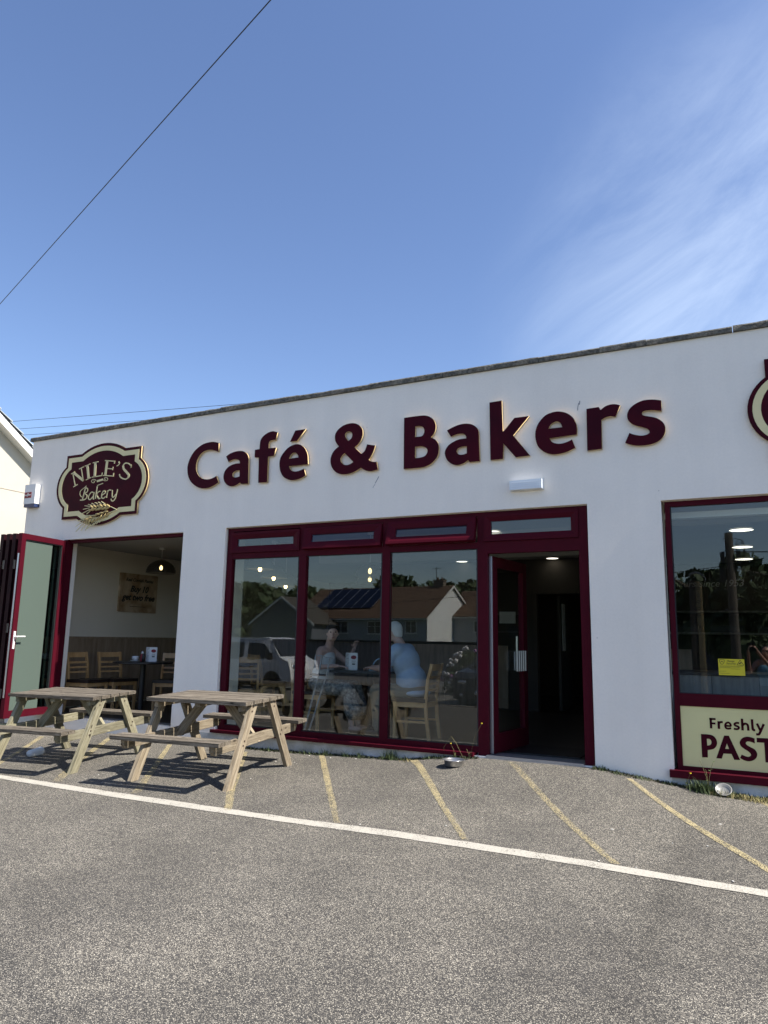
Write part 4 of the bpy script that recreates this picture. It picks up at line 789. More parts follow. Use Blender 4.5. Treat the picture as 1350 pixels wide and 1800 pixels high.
CP = thing('paper_cup', 'crumpled white paper cup lying under the left picnic table', 'cup', (-7.25, -1.49, zg(-7.25, -1.49)+.043), rad(19))
bm = bmesh.new(); lathe(bm, [(0, .0), (.036, .0), (.046, .20), (.050, .202), (.048, .207), (.042, .20), (.033, .004), (0, .004)], 24, M=Matrix.Rotation(rad(-90), 4, 'X') @ Matrix.Translation((0, 0, -.10)))
for v in bm.verts: v.co.x += noise.noise(v.co*30)*.006; v.co.z += noise.noise(v.co*25+Vector((3,1,2)))*.006 - .004
bobj('cup', bm, WHITEP, CP, smooth=True)
# scraps
SCR = mat('paper_scrap', (0.6, 0.58, 0.53), 0.8)
bm = bmesh.new()
for i in range(34):
    x = random.uniform(-6, .2); y = -random.random()**1.5*2.2 - .06; z = zg(x, y); s = random.uniform(.003, .011)
    if i < 8: x, y = [(-5.3, -.5), (-4.65, -.55), (-4.5, -.12), (-3.9, -.13), (-4.75, -.8), (-1.0, -1.5), (-.3, -1.0), (-4.2, -.16)][i]; z = zg(x, y); s = .014
    Mx = Matrix.Translation((x, y, z+.004)) @ Matrix.Rotation(random.uniform(0, 6), 4, 'Z') @ Matrix.Diagonal((s, s*.6, .003, 1)); bmesh.ops.create_icosphere(bm, subdivisions=1, radius=1, matrix=Mx)
o = bobj('paper_scraps', bm, SCR); tag(o, 'small white scraps and crumbs scattered over the tarmac near the wall', 'litter', kind='stuff')
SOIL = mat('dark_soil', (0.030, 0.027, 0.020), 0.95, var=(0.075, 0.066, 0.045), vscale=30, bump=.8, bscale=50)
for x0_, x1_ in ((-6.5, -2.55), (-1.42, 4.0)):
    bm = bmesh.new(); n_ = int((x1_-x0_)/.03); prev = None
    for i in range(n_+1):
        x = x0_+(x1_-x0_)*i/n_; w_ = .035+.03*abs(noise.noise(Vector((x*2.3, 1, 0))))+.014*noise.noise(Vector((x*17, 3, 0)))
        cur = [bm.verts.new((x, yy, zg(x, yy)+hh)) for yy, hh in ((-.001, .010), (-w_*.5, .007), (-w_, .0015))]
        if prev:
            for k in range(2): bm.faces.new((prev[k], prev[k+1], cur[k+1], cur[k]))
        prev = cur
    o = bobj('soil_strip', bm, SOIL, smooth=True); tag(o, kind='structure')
# weeds and moss along the foot of the wall
GREEN = mat('weed_green', (0.035, 0.062, 0.016), 0.7, var=(0.08, 0.11, 0.035), vscale=20)
STRAW = mat('dry_grass', (0.33, 0.27, 0.12), 0.8, var=(0.22, 0.2, 0.08), vscale=20)
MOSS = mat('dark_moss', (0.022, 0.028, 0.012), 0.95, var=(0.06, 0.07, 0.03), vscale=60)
def blade(bm, x, y, z, h, lean, az, w_):
    d = Vector((math.cos(az), math.sin(az), 0)); s = Vector((-d.y, d.x, 0))*w_
    p = [Vector((x, y, z)), Vector((x, y, z+h*.55)) + d*lean*.35, Vector((x, y, z+h)) + d*lean]
    a = [bm.verts.new(p[0]-s), bm.verts.new(p[0]+s), bm.verts.new(p[1]+s*.8), bm.verts.new(p[1]-s*.8), bm.verts.new(p[2])]
    bm.faces.new(a[:4]); bm.faces.new((a[3], a[2], a[4]))
def clump(bm, cx, cy, n, h, sp):
    for i in range(n):
        x = cx+random.gauss(0, sp); y = min(-.008, cy+random.gauss(0, sp*.6)); blade(bm, x, y, zg(x, y), h*random.uniform(.4, 1.1), h*random.uniform(.2, .9), random.uniform(0, 2*PI), random.uniform(.0015, .004))
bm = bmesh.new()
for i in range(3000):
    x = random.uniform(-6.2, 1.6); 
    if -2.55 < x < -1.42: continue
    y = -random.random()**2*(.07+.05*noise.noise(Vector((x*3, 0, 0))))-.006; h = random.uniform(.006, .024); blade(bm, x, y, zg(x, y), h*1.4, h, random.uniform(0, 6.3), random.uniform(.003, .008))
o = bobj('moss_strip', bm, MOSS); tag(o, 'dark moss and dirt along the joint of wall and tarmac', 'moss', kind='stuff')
bm = bmesh.new()
for (cx, n, h) in ((-4.35, 40, .09), (-4.6, 26, .06), (-3.9, 30, .07), (-3.55, 70, .11), (-3.5, 40, .10), (-3.1, 26, .05), (-2.95, 16, .05), (-5.1, 20, .06), (-4.1, 20, .08), (-3.35, 20, .06), (-1.2, 26, .045), (-.98, 22, .04), (-.72, 20, .045), (-.5, 150, .10), (-.44, 110, .12), (-.36, 90, .07), (-.26, 60, .06), (-.15, 50, .05), (.0, 60, .05), (.2, 60, .05), (-1.34, 40, .05)):
    clump(bm, cx, -.045 if cx < -.6 else -.09, n, h, .035 if cx < -.6 else .05)
o = bobj('wall_weeds', bm, GREEN); tag(o, 'green weeds and grass tufts growing along the foot of the wall', 'weeds', kind='stuff')
bm = bmesh.new()
for (cx, n) in ((-.33, 90), (-.2, 110), (-.08, 130), (.05, 120), (.2, 60), (-3.3, 20)): clump(bm, cx, -.12, n, .045, .05)
o = bobj('dry_grass', bm, STRAW); tag(o, 'short dry straw coloured grass at the wall foot under the right window', 'dry grass', kind='stuff')
def leafy(name, label, x, y, stems, hgt, flower=None, seed=1):
    rnd = random.Random(seed); z = zg(x, y); t = thing(name, label, 'plant', (x, y, z)); bm = bmesh.new(); bl = bmesh.new()
    for s in range(stems):
        az = rnd.uniform(0, 6.28); ln = hgt*rnd.uniform(.6, 1); le = rnd.uniform(.1, .35)*ln
        P = [Vector((le*math.cos(az)*t_*t_, le*math.sin(az)*t_*t_*.4-.01, ln*t_)) for t_ in (0, .25, .5, .75, 1)]
        tube(bm, P, .0014, 5)
        for k in range(7):
            p = P[min(3, int(k*.6))].lerp(P[min(4, int(k*.6)+1)], rnd.random()); a = rnd.uniform(0, 6.28); L_ = rnd.uniform(.015, .035)
            d = Vector((math.cos(a), math.sin(a), .3)); q = Vector((-d.y, d.x, 0))*L_*.3
            v = [bl.verts.new(p), bl.verts.new(p+d*L_*.5+q), bl.verts.new(p+d*L_), bl.verts.new(p+d*L_*.5-q)]; bl.faces.new(v)
    bobj('stem', bm, STRAW, t); bobj('leaves', bl, GREEN, t)
    if flower:
        for (fx, fy, fz) in flower:
            fb = bmesh.new(); tube(fb, [(0, 0, 0), (fx*.4, fy*.5, fz*.6), (fx, fy, fz)], .0011, 5); bobj('flower_stalk', fb, STRAW, t)
            fb = bmesh.new(); lathe(fb, [(0, -.005), (.004, -.003), (.009, .003), (.008, .006), (0, .007)], 12, M=Matrix.Translation((fx, fy, fz))); bobj('flower', fb, mat('dandelion', (0.75, 0.55, 0.02), 0.6), t)
    return t
leafy('yellow_flower_weed', 'thin wiry weed with a yellow flower behind the dog bowl', -2.78, -.06, 2, .08, [(-.04, -.03, .15)], 3)
t = bpy.data.objects['yellow_flower_weed']; bm = bmesh.new(); tube(bm, [(.10, -.02, 0), (.02, -.03, .16), (-.04, -.02, .22), (-.09, -.02, .15), (-.12, -.02, .11), (-.12, -.02, .07)], .0013, 5); bobj('bent_stalk', bm, STRAW, t)
leafy('tall_weed', 'thin dark leafed weed against the maroon cill of the right window', -.42, -.06, 3, .30, None, 5)
leafy('dandelion', 'single yellow dandelion among grass under the right window', -.60, -.06, 1, .05, [(.04, -.01, .13)], 8)
leafy('wispy_weed', 'wispy weed with one small bloom by the door post', -2.62, -.08, 2, .12, [(.14, -.03, .36)], 11)

# ================================================================ INTERIOR FURNITURE
def chair_proto(label):
    t = thing('dining_chair', label, 'chair', (0,0,0), 0, 'beech ladder-back chairs inside the cafe')
    # faces +x ; back at -x
    for s in (-1, 1):
        mbox('leg', [(.17, .205, s*.19-.018, s*.19+.018, 0, .43)], BEECH, t, bevel=.004)
        bm = bmesh.new(); P = [(-.235, 0), (-.20, .25), (-.19, .45), (-.215, .68), (-.265, .87)]; vs = []
        for x_, z_ in P:
            vs.append([bm.verts.new((x_+a, s*.19+b, z_)) for a, b in ((-.018, -.016), (.018, -.016), (.018, .016), (-.018, .016))])
        for i in range(4):
            for k in range(4): bm.faces.new((vs[i][k], vs[i][(k+1)%4], vs[i+1][(k+1)%4], vs[i+1][k]))
        bm.faces.new(vs[0]); bm.faces.new(vs[-1][::-1]); bobj('back_leg', bm, BEECH, t, bevel=.003)
        mbox('apron', [(-.17, .17, s*.19-.010, s*.19+.010, .375, .43)], BEECH, t)
        mbox('stretcher', [(-.19, .17, s*.19-.009, s*.19+.009, .20, .225)], BEECH, t)
    mbox('apron', [(.178, .198, -.172, .172, .375, .43)], BEECH, t); mbox('apron', [(-.198, -.178, -.172, .172, .375, .43)], BEECH, t)
    mbox('seat', [(-.19, .225, -.215, .215, .432, .475)], PAD, t, bevel=.014, seg=2)
    def slat(z0, z1, xm):
        bm = bmesh.new(); n = 8; R = []
        for i in range(n+1):
            y_ = -.174 + .348*i/n; b = -.022*(1-(2*i/n-1)**2)
            R.append([bm.verts.new((xm+b+dx + (-.02 if z_ == z1 else 0)*0, y_, z_)) for dx, z_ in ((-.008, z0), (.008, z0), (.008-.008, z1), (-.016, z1))])
        for i in range(n):
            for k in range(4): bm.faces.new((R[i][k], R[i][(k+1)%4], R[i+1][(k+1)%4], R[i+1][k]))
        bm.faces.new(R[0]); bm.faces.new(R[-1][::-1]); bobj('slat', bm, BEECH, t)
    slat(.79, .865, -.243); slat(.70, .73, -.218); slat(.63, .655, -.207); slat(.56, .585, -.200)
    return t
ch0 = chair_proto('beech chair with dark seat nearest the folding doors, left of three by black table')
def put(o, loc, rz, label=None):
    o.location = loc; o.rotation_euler = (0, 0, rz)
    if label: o['label'] = label
    return o
put(ch0, (-8.95, .66, 0), rad(4))
put(copy_tree(ch0), (-8.84, 1.14, 0), rad(-8), 'beech ladder-back chair behind the black round table, middle of three, left room')
put(copy_tree(ch0), (-8.02, 1.42, 0), rad(-62), 'beech chair right of the black cafe table beside the white pier')
put(copy_tree(ch0), (-3.58, .72, 0), rad(180+4), 'beech chair carrying the white haired man in the window')
put(copy_tree(ch0), (-5.12, .92, 0), rad(0), 'beech chair carrying the dark haired woman in the window')
put(copy_tree(ch0), (-6.35, 1.1, 0), rad(120), 'beech chair with its back to the glass of the leftmost pane')
put(copy_tree(ch0), (-6.9, 2.4, 0), rad(60), 'empty beech chair deeper in the room behind the leftmost pane')
def cafe_table(loc, label, round_=True, r=.34, lx=.8, ly=.68):
    t = thing('cafe_table', label, 'table', loc, 0)
    bm = bmesh.new()
    if round_: lathe(bm, [(0, .725), (r-.01, .725), (r, .732), (r, .748), (r-.006, .754), (0, .754)], 40)
    else: box(bm, -lx/2, lx/2, -ly/2, ly/2, .722, .754)
    bobj('tabletop', bm, BLACK, t, smooth=False)
    bm = bmesh.new(); tube(bm, [(0, 0, .03), (0, 0, .725)], .04, 16); bobj('column', bm, BLACK, t)
    bm = bmesh.new(); lathe(bm, [(0, 0), (.22, 0), (.225, .008), (.05, .035), (0, .04)], 28); bobj('foot', bm, BLACK, t)
    return t
cafe_table((-8.09, .90, 0), 'round black pedestal cafe table inside the open folding doors', r=.43)
cafe_table((-4.34, 1.0, 0), 'black cafe table between the seated man and woman', False)
cafe_table((-6.95, 1.6, 0), 'round black cafe table behind the leftmost window pane')
def menu(loc, rz, label):
    t = thing('menu_card', label, 'menu', loc, rz)
    bm = bmesh.new()
    for s in (-1, 1):
        M = Matrix.Rotation(s*rad(24), 4, 'Z'); box(bm, 0 if s > 0 else -.105, .105 if s > 0 else 0, -.001, .001, 0, .21, M=M)
    bobj('card', bm, WHITEP, t)
    bm = bmesh.new(); M = Matrix.Rotation(rad(24), 4, 'Z')
    bmesh.ops.create_icosphere(bm, subdivisions=3, radius=1, matrix=M @ Matrix.Translation((.055, -.002, .155)) @ Matrix.Diagonal((.036, .0012, .024, 1))); bobj('oval_logo', bm, REDL, t)
    bm = bmesh.new(); box(bm, .035, .075, -.0035, -.0012, .065, .08, M=M)
    for k in range(3): box(bm, .03, .08, -.0025, -.0012, .11-k*.012, .113-k*.012, M=M)
    M2 = Matrix.Rotation(-rad(24), 4, 'Z')
    for k in range(9): box(bm, -.095, -.02-.02*(k % 3), -.0025, -.0012, .19-k*.018, .194-k*.018, M=M2)
    bobj('printed_lines', bm, SEAL, t)
    return t
menu((-7.93, .85, .756), rad(8), 'white folded menu card on the round black table in the left opening')
menu((-4.50, .74, .756), rad(-10), 'white folded menu card on the table between the two diners')
CU = thing('cup_and_saucer', 'white cup on saucer on the round black table', 'cup', (-8.17, .82, .756))
bm = bmesh.new(); lathe(bm, [(0, .0), (.05, .0), (.078, .012), (.078, .015), (.05, .006), (0, .006)], 28); bobj('saucer', bm, WHITEP, CU, smooth=True)
bm = bmesh.new(); lathe(bm, [(0, .012), (.026, .012), (.045, .045), (.052, .075), (.049, .075), (.04, .045), (.022, .02), (0, .02)], 28); bobj('cup', bm, WHITEP, CU, smooth=True)
bm = bmesh.new(); tube(bm, [(-.045, 0, .065), (-.075, 0, .062), (-.078, 0, .045), (-.06, 0, .03), (-.04, 0, .032)], .005, 7); bobj('handle', bm, WHITEP, CU, smooth=True)
SB = thing('sauce_bottle', 'dark red sauce bottle with white nozzle beside the menu card', 'bottle', (-8.06, .84, .756))
bm = bmesh.new(); lathe(bm, [(0, 0), (.028, 0), (.03, .01), (.03, .09), (.02, .11), (0, .11)], 20); bobj('bottle', bm, REDL, SB, smooth=True)
bm = bmesh.new(); lathe(bm, [(0, .11), (.018, .111), (.016, .13), (.005, .15), (0, .152)], 16); bobj('nozzle', bm, WHITEP, SB, smooth=True)
PM = thing('pepper_mill', 'small dark pepper pot next to the sauce bottle', 'pepper pot', (-8.0, .80, .756))
bm = bmesh.new(); lathe(bm, [(0, 0), (.02, 0), (.021, .06), (.015, .075), (.02, .1), (.016, .115), (0, .118)], 16); bobj('pot', bm, BLACK, PM, smooth=True)
# poster
PO = thing('wall_poster', 'sepia canvas poster Buy 10 get two free on the left room wall', 'poster', (-9.66, 2.25, 1.86))
POSTER = mat('sepia_canvas', (0.30, 0.19, 0.10), 0.8, var=(0.62, 0.50, 0.35), vscale=3.2, detail=3)
mbox('canvas', [(-9.68, -9.645, 1.80, 2.68, 1.53, 2.20)], POSTER, PO, True)
MP = Matrix(((0,0,1,0),(1,0,0,0),(0,1,0,0),(0,0,0,1)))    # text plane -> y-z facing +x
def ptext(s, size, z, off=0.0): return text('lettering', s, size, Matrix.Translation((-9.6425, 2.24, z)) @ MP, BLACK, PO, shear=.3, offset=off)
ptext('Real Cornish Pasties', .078, 2.065, .002); ptext('Buy 10', .15, 1.885, .005); ptext('get two free', .15, 1.74, .005); 
bm = bmesh.new(); box(bm, -9.644, -9.642, 2.05, 2.42, 1.625, 1.633); bobj('rule', bm, BLACK, PO, True)
SK = thing('wall_socket', 'white double wall socket low on the oak panelling', 'socket', (-9.65, .62, .42)); mbox('plate', [(-9.655, -9.643, .56, .71, .38, .48)], WHITEP, SK, True, bevel=.003)
# pendants
def mesh_shade_mat():
    m = bpy.data.materials.new('wire_mesh_shade'); m.use_nodes = True; n = m.node_tree; l = n.links.new; p = n.nodes['Principled BSDF']; o = n.nodes['Material Output']
    p.inputs['Base Color'].default_value = (.01, .01, .01, 1); p.inputs['Roughness'].default_value = .6
    tr = n.nodes.new('ShaderNodeBsdfTransparent'); mx = n.nodes.new('ShaderNodeMixShader'); mx.inputs[0].default_value = .72
    l(tr.outputs[0], mx.inputs[1]); l(p.outputs[0], mx.inputs[2]); l(mx.outputs[0], o.inputs['Surface']); return m
SHADE = mesh_shade_mat()
BULB = mat('warm_bulb', (1, .8, .5), .4, emit=(1.0, .72, .32), estr=5)
GREYSH = mat('grey_shade', (0.16, 0.17, 0.18), 0.5)
def pendant(loc, r, drop, label, m):
    b0 = r*.2 if m is SHADE else -.035
    t = thing('pendant_lamp', label, 'lamp', loc, 0, 'dome pendant lamps with warm bulbs')
    bm = bmesh.new(); P = [(r*math.cos(a), r*.92*math.sin(a)) for a in [rad(k) for k in (0, 12, 25, 38, 50, 62, 74, 84)]] + [(.012, r*.94)]
    lathe(bm, P, 36); bobj('shade', bm, m, t, smooth=True)
    bm = bmesh.new(); tube(bm, [(0, 0, r*.94), (0, 0, drop-.02)], .004, 6); bobj('cord', bm, WHITEP, t)
    bm = bmesh.new(); lathe(bm, [(0, drop-.03), (.05, drop-.028), (.05, drop-.002), (0, drop-.001)], 20); bobj('ceiling_rose', bm, WHITEP, t)
    bm = bmesh.new(); lathe(bm, [(0, b0), (.016, b0+.006), (.026, b0+.03), (.022, b0+.055), (.012, b0+.075), (0, b0+.08)], 16); bobj('bulb', bm, BULB, t, smooth=True)
    return t
pendant((-8.52, 1.57, 2.135), .235, 2.55-2.135, 'black wire mesh dome lamp hanging inside the folding door opening', SHADE)
for p, lb in (((-6.05, .9, 2.07), 'leftmost of three pendant lamps behind the first window pane'), ((-6.24, 1.5, 2.0), 'middle pendant lamp of three behind the first window pane'), ((-6.4, 2.05, 1.92), 'lowest looking pendant lamp of three behind the first window pane'),
              ((-4.48, 1.2, 1.95), 'pendant lamp with large dome behind the middle pane'), ((-4.93, 2.05, 1.92), 'farther pendant lamp just under the large dome in middle pane')):
    pendant(p, .20, 2.55-p[2], lb, SHADE if 'large' in lb else GREYSH)
LEDM = mat('led_disc', (1, 1, .95), .4, emit=(1.0, .93, .80), estr=1.7)
dl = [(-4.398,4.441),(-4.855,6.497),(-6.614,7.558),(-2.826,4.661),(-3.04,6.65),(-0.031,2.176),(-0.037,3.85),(-0.033,5.45),(-2.806,1.31)]
lbs = ['round ceiling light high in the third window pane', 'round ceiling light at the right edge of the third pane', 'round ceiling light above the reflected chimney in third pane', 'round ceiling light seen at the top of the open doorway', 'lower round ceiling light seen in the open doorway',
       'nearest of three disc lights behind the right window', 'middle of three disc lights behind the right window', 'farthest of three disc lights behind the right window', 'round ceiling light behind the fanlight over the door']
for i, (x, y) in enumerate(dl):
    k_ = 1.0366; X, Y_ = x*k_, (y+7.2725)*k_-7.2725
    if abs(Y_-5.06) < .12: Y_ = 4.85
    Y_ = min(Y_, 8.3); r = .135 if 5 <= i < 8 else .10
    t = thing('ceiling_light', lbs[i], 'light', (X, Y_, 2.549), 0, 'flat round ceiling lights')
    bm = bmesh.new(); lathe(bm, [(r, 0), (r+.012, -.003), (r+.012, -.012), (r, -.014)], 36); bobj('rim', bm, WHITEP, t)
    bm = bmesh.new(); lathe(bm, [(0, -.010), (r, -.010)], 36); bobj('disc', bm, LEDM, t)
# serving counter behind right window
CT = thing('serving_counter', 'grey wood fronted counter close behind the right window', 'counter', (1.0, .6, 0))
x = -1.15; i = 0
while x < 2.6:
    mbox('counter_panel', [(x, x+.392, .28, .30, .05, .855)], GREYWOOD, CT, True, bevel=.003); x += .396
mbox('worktop', [(-1.15, 2.8, .27, .95, .857, .885)], BLACK, CT, True, bevel=.004)
mbox('carcass', [(-1.15, 2.8, .302, .93, .0, .855)], BLACK, CT, True)
SH = thing('wall_shelf', 'long shelf with bread trays on the wall behind the counter', 'shelf', (0.3, 6.3, 1.3))
mbox('shelf_board', [(-1.6, 3.5, 6.12, 6.48, 1.32, 1.35)], GREYWOOD, SH, True); mbox('shelf_board', [(-1.6, 3.5, 6.12, 6.48, 1.68, 1.71)], GREYWOOD, SH, True)
mbox('support', [(-1.63, -1.6, 6.12, 6.48, .9, 1.9)], GREYWOOD, SH, True)
for i in range(4): 
    tr = mbox('bread_tray', [(-1.3+i*.7, -.8+i*.7, 6.15, 6.45, 1.352, 1.46)], BLACK); tag(tr, ['bread tray at the left end of the shelf', 'second bread tray from the left on the shelf', 'third bread tray along the shelf', 'bread tray farthest right on the shelf'][i], 'tray', 'trays on the wall shelf')
BLD = mbox('blind_box', [(-.72, 2.5, .28, .40, 2.36, 2.42)], WHITEP); tag(BLD, 'white blind box across the top inside the right window', 'blind')
for i, (x0, zt) in enumerate(((-4.975, .92), (-4.91, .90))):
    t = thing('crutch', ['grey metal crutch leaning by the woman, left one', 'grey metal crutch leaning by the woman, right one'][i], 'crutch', (x0, .50, 0), 0, 'crutches leaning in the window')
    CR = mat('crutch_grey', (.42, .42, .43), .4, .3)
    bm = bmesh.new(); tube(bm, [(0, 0, .012), (.17+.05*i, .02, .70), (.20+.05*i, .03, zt)], .011, 8); bobj('shaft', bm, CR, t)
    bm = bmesh.new(); tube(bm, [(.16+.05*i, .02, .69), (.07+.05*i, -.02, .70)], .014, 8); bobj('grip', bm, BLACK, t)
    bm = bmesh.new(); tube(bm, [(.20+.05*i-.04, .03, zt), (.20+.05*i-.03, -.02, zt+.01), (.20+.05*i+.02, -.03, zt+.01), (.20+.05*i+.05, .02, zt)], .007, 6); bobj('cuff', bm, CR, t)
    bm = bmesh.new(); lathe(bm, [(0, 0), (.017, 0), (.014, .03), (0, .03)], 12); bobj('rubber_foot', bm, SEAL, t)
BK = thing('carry_basket', 'pale blue tray with a hooped handle on the diners table', 'basket', (-4.06, .82, .756))
PB = mat('pale_blue', (.35, .52, .68), .4)
mbox('tray', [(-.15, .15, -.10, .10, 0, .02), (-.15, -.142, -.10, .10, .02, .05), (.142, .15, -.10, .10, .02, .05)], PB, BK)
bm = bmesh.new(); tube(bm, [(-.11*math.cos(a), -.09, .02+.13*math.sin(a)) for a in [PI*k/12 for k in range(13)]], .008, 7); bobj('handle', bm, PB, BK)

# ================================================================ PEOPLE
def capsule(bm, a, b, ra, rb, n=12):
    a, b = Vector(a), Vector(b); d = b-a; L_ = d.length
    if L_ < 1e-4: bmesh.ops.create_icosphere(bm, subdivisions=2, radius=ra, matrix=Matrix.Translation(a)); return
    q = d.to_track_quat('Z', 'Y').to_matrix().to_4x4(); M = Matrix.Translation(a) @ q
    pr = [(0, -ra)] + [(ra*math.cos(t), ra*math.sin(t)) for t in (-1.1, -.6, 0)] + [(rb*math.cos(t), L_+rb*math.sin(t)) for t in (0, .6, 1.1)] + [(0, L_+rb)]
    lathe(bm, pr, n, M=M)
def blob(name, parts, m, parent, voxel=.011, smooth_it=6, deform=None):
    """one continuous skin grown over overlapping tapered volumes"""
    bm = bmesh.new()
    for p in parts:
        if p[0] == 'c': capsule(bm, *p[1:])
        else:
            _, c, s, rot = p; bmesh.ops.create_icosphere(bm, subdivisions=3, radius=1, matrix=Matrix.Translation(c) @ rot.to_4x4() @ Matrix.Diagonal((*s, 1)))
    me = bpy.data.meshes.new(name); bmesh.ops.recalc_face_normals(bm, faces=bm.faces); bm.to_mesh(me); bm.free()
    t = bpy.data.objects.new('tmp', me); COL.objects.link(t)
    r = t.modifiers.new('r', 'REMESH'); r.mode = 'VOXEL'; r.voxel_size = voxel
    s_ = t.modifiers.new('s', 'SMOOTH'); s_.iterations = smooth_it; s_.factor = .5
    dg = bpy.context.evaluated_depsgraph_get(); dg.update(); m2 = bpy.data.meshes.new_from_object(t.evaluated_get(dg)); m2.name = name
    bpy.data.objects.remove(t); bpy.data.meshes.remove(me)
    return finish(name, m2, m, parent, smooth=True)
I3 = Matrix.Identity(3)
def head_parts(c, face, up=Vector((0,0,1))):
    """ellipsoids for skull, jaw, nose, ears; face = unit vector the face looks along"""
    f = Vector(face).normalized(); u = Vector(up); s = f.cross(u).normalized(); u = s.cross(f)
    R = Matrix((s, f, u)).transposed()
    P = [('e', Vector(c), (.074, .092, .105), R), ('e', Vector(c)+f*.028-u*.055, (.052, .058, .062), R), ('e', Vector(c)+f*.098-u*.018, (.012, .017, .022), R), ('e', Vector(c)+f*.088+u*.028, (.045, .014, .012), R),
         ('e', Vector(c)+f*.092-u*.062, (.022, .008, .008), R)]
    for k in (-1, 1): P.append(('e', Vector(c)+s*.076*k-u*.01-f*.005, (.010, .018, .030), R))
    return P, f, s, u
def hand_parts(w, d, nrm, th, curl=.5, sc=1.0):
    """palm, four unequal bent fingers and a thumb; d = finger direction, nrm = palm side, th = thumb side"""
    d = Vector(d).normalized(); th = Vector(th); th = (th - d*th.dot(d)).normalized(); n_ = Vector(nrm); n_ = (n_ - d*n_.dot(d) - th*n_.dot(th)).normalized(); w = Vector(w); P = []
    P.append(('e', w+d*.045*sc, (.040*sc, .046*sc, .015*sc), Matrix((th, d, n_)).transposed()))
    for k, L_ in enumerate((.070, .080, .074, .058)):
        b = w + d*.078*sc + th*(.028-.019*k)*sc; m1 = b + (d*math.cos(curl*.6)+n_*math.sin(curl*.6))*L_*.45*sc; m2 = m1 + (d*math.cos(curl*1.6)+n_*math.sin(curl*1.6))*L_*.32*sc; e = m2 + (d*math.cos(curl*2.4)+n_*math.sin(curl*2.4))*L_*.25*sc
        P += [('c', b, m1, .0095*sc, .0085*sc), ('c', m1, m2, .0085*sc, .0078*sc), ('c', m2, e, .0078*sc, .0065*sc)]
    b = w + d*.02*sc + th*.03*sc; m1 = b + (d*.55+th*.75+n_*.2).normalized()*.038*sc; e = m1 + (d*.8+th*.35+n_*.35).normalized()*.030*sc
    P += [('c', b, m1, .013*sc, .011*sc), ('c', m1, e, .011*sc, .008*sc)]
    return P
SKIN = mat('skin', (0.52, 0.30, 0.22), 0.5, var=(0.46, 0.25, 0.18), vscale=12)
SKIN2 = mat('pale_skin', (0.56, 0.36, 0.29), 0.5, var=(0.50, 0.30, 0.24), vscale=12)
def face_bits(c, f, s, u, parent, glasses=False):
    bm = bmesh.new()
    for k in (-1, 1): bmesh.ops.create_icosphere(bm, subdivisions=2, radius=.010, matrix=Matrix.Translation(Vector(c)+f*.084+s*.030*k+u*.008))
    bobj('eyes', bm, mat('eye_dark', (.03, .02, .015), .2), parent, smooth=True)
    bm = bmesh.new(); R = Matrix((s, f, u)).transposed().to_4x4()
    bmesh.ops.create_icosphere(bm, subdivisions=2, radius=1, matrix=Matrix.Translation(Vector(c)+f*.0955-u*.058) @ R @ Matrix.Diagonal((.021, .006, .006, 1))); bobj('lips', bm, mat('lips', (.33, .12, .10), .4), parent, smooth=True)
    if glasses:
        bm = bmesh.new()
        for k in (-1, 1):
            o_ = Vector(c)+f*.104+s*.032*k+u*.006
            tube(bm, [o_+s*.024*math.cos(a)+u*.017*math.sin(a) for a in [2*PI*i/14 for i in range(15)]], .0022, 5)
            tube(bm, [o_+s*.024*k, Vector(c)+s*.080*k+u*.01-f*.005], .002, 5)
        tube(bm, [Vector(c)+f*.106-s*.008+u*.008, Vector(c)+f*.106+s*.008+u*.008], .002, 5); bobj('glasses', bm, BLACK, parent)
# --- woman (local coords, origin on the floor below her hips, facing +x)
wm = thing('person', 'seated dark haired woman in white vest and patterned skirt behind the glass', 'person', (-4.99, .90, 0))
hc = Vector((.17, -.05, 1.215)); hp, f_, s_, u_ = head_parts(hc, (.55, -.78, -.05))
sh = Vector((.06, 0, 1.0)); parts = hp + [('c', hc-Vector((.02, 0, .07)), sh+Vector((.03, 0, .03)), .048, .055), ('c', sh+Vector((0, -.13, -.02)), sh+Vector((0, .13, -.02)), .062, .062), ('e', (.04, 0, .88), (.11, .17, .17), I3), ('e', (.02, 0, .68), (.125, .16, .17), I3), ('e', (0, 0, .55), (.15, .19, .11), I3)]
ws = {}
for k, (el, wr) in {-1: ((.10, -.26, .78), (.33, -.18, .80)), 1: ((.22, .26, .83), (.40, .13, 1.02))}.items():
    parts += [('c', sh+Vector((0, k*.17, -.03)), Vector(el), .048, .037), ('c', Vector(el), Vector(wr), .036, .025)]
parts += hand_parts((.34, -.175, .80), (1, .15, -.05), (0, 0, -1), (0, 1, 0), .35, .95) + hand_parts((.40, .13, 1.03), (.35, -.3, .75), (.6, -.6, -.3), (-.2, -.6, .2), .7, .95)
for k in (-1, 1): parts += [('c', (.02, k*.09, .53), (.44, k*.09, .52), .085, .062), ('c', (.44, k*.09, .50), (.50, k*.09, .10), .055, .036), ('e', (.56, k*.09, .045), (.11, .04, .035), I3)]
blob('body', parts, SKIN2, wm, .010)
blob('vest', [('e', (.04, 0, .86), (.122, .178, .17), I3), ('e', (.02, 0, .68), (.138, .172, .17), I3), ('c', sh+Vector((0, -.10, 0)), (.04, -.09, .86), .045, .06), ('c', sh+Vector((0, .10, 0)), (.04, .09, .86), .045, .06)], mat('white_cotton', (.66, .68, .70), .9, bump=.3, bscale=40), wm, .013)
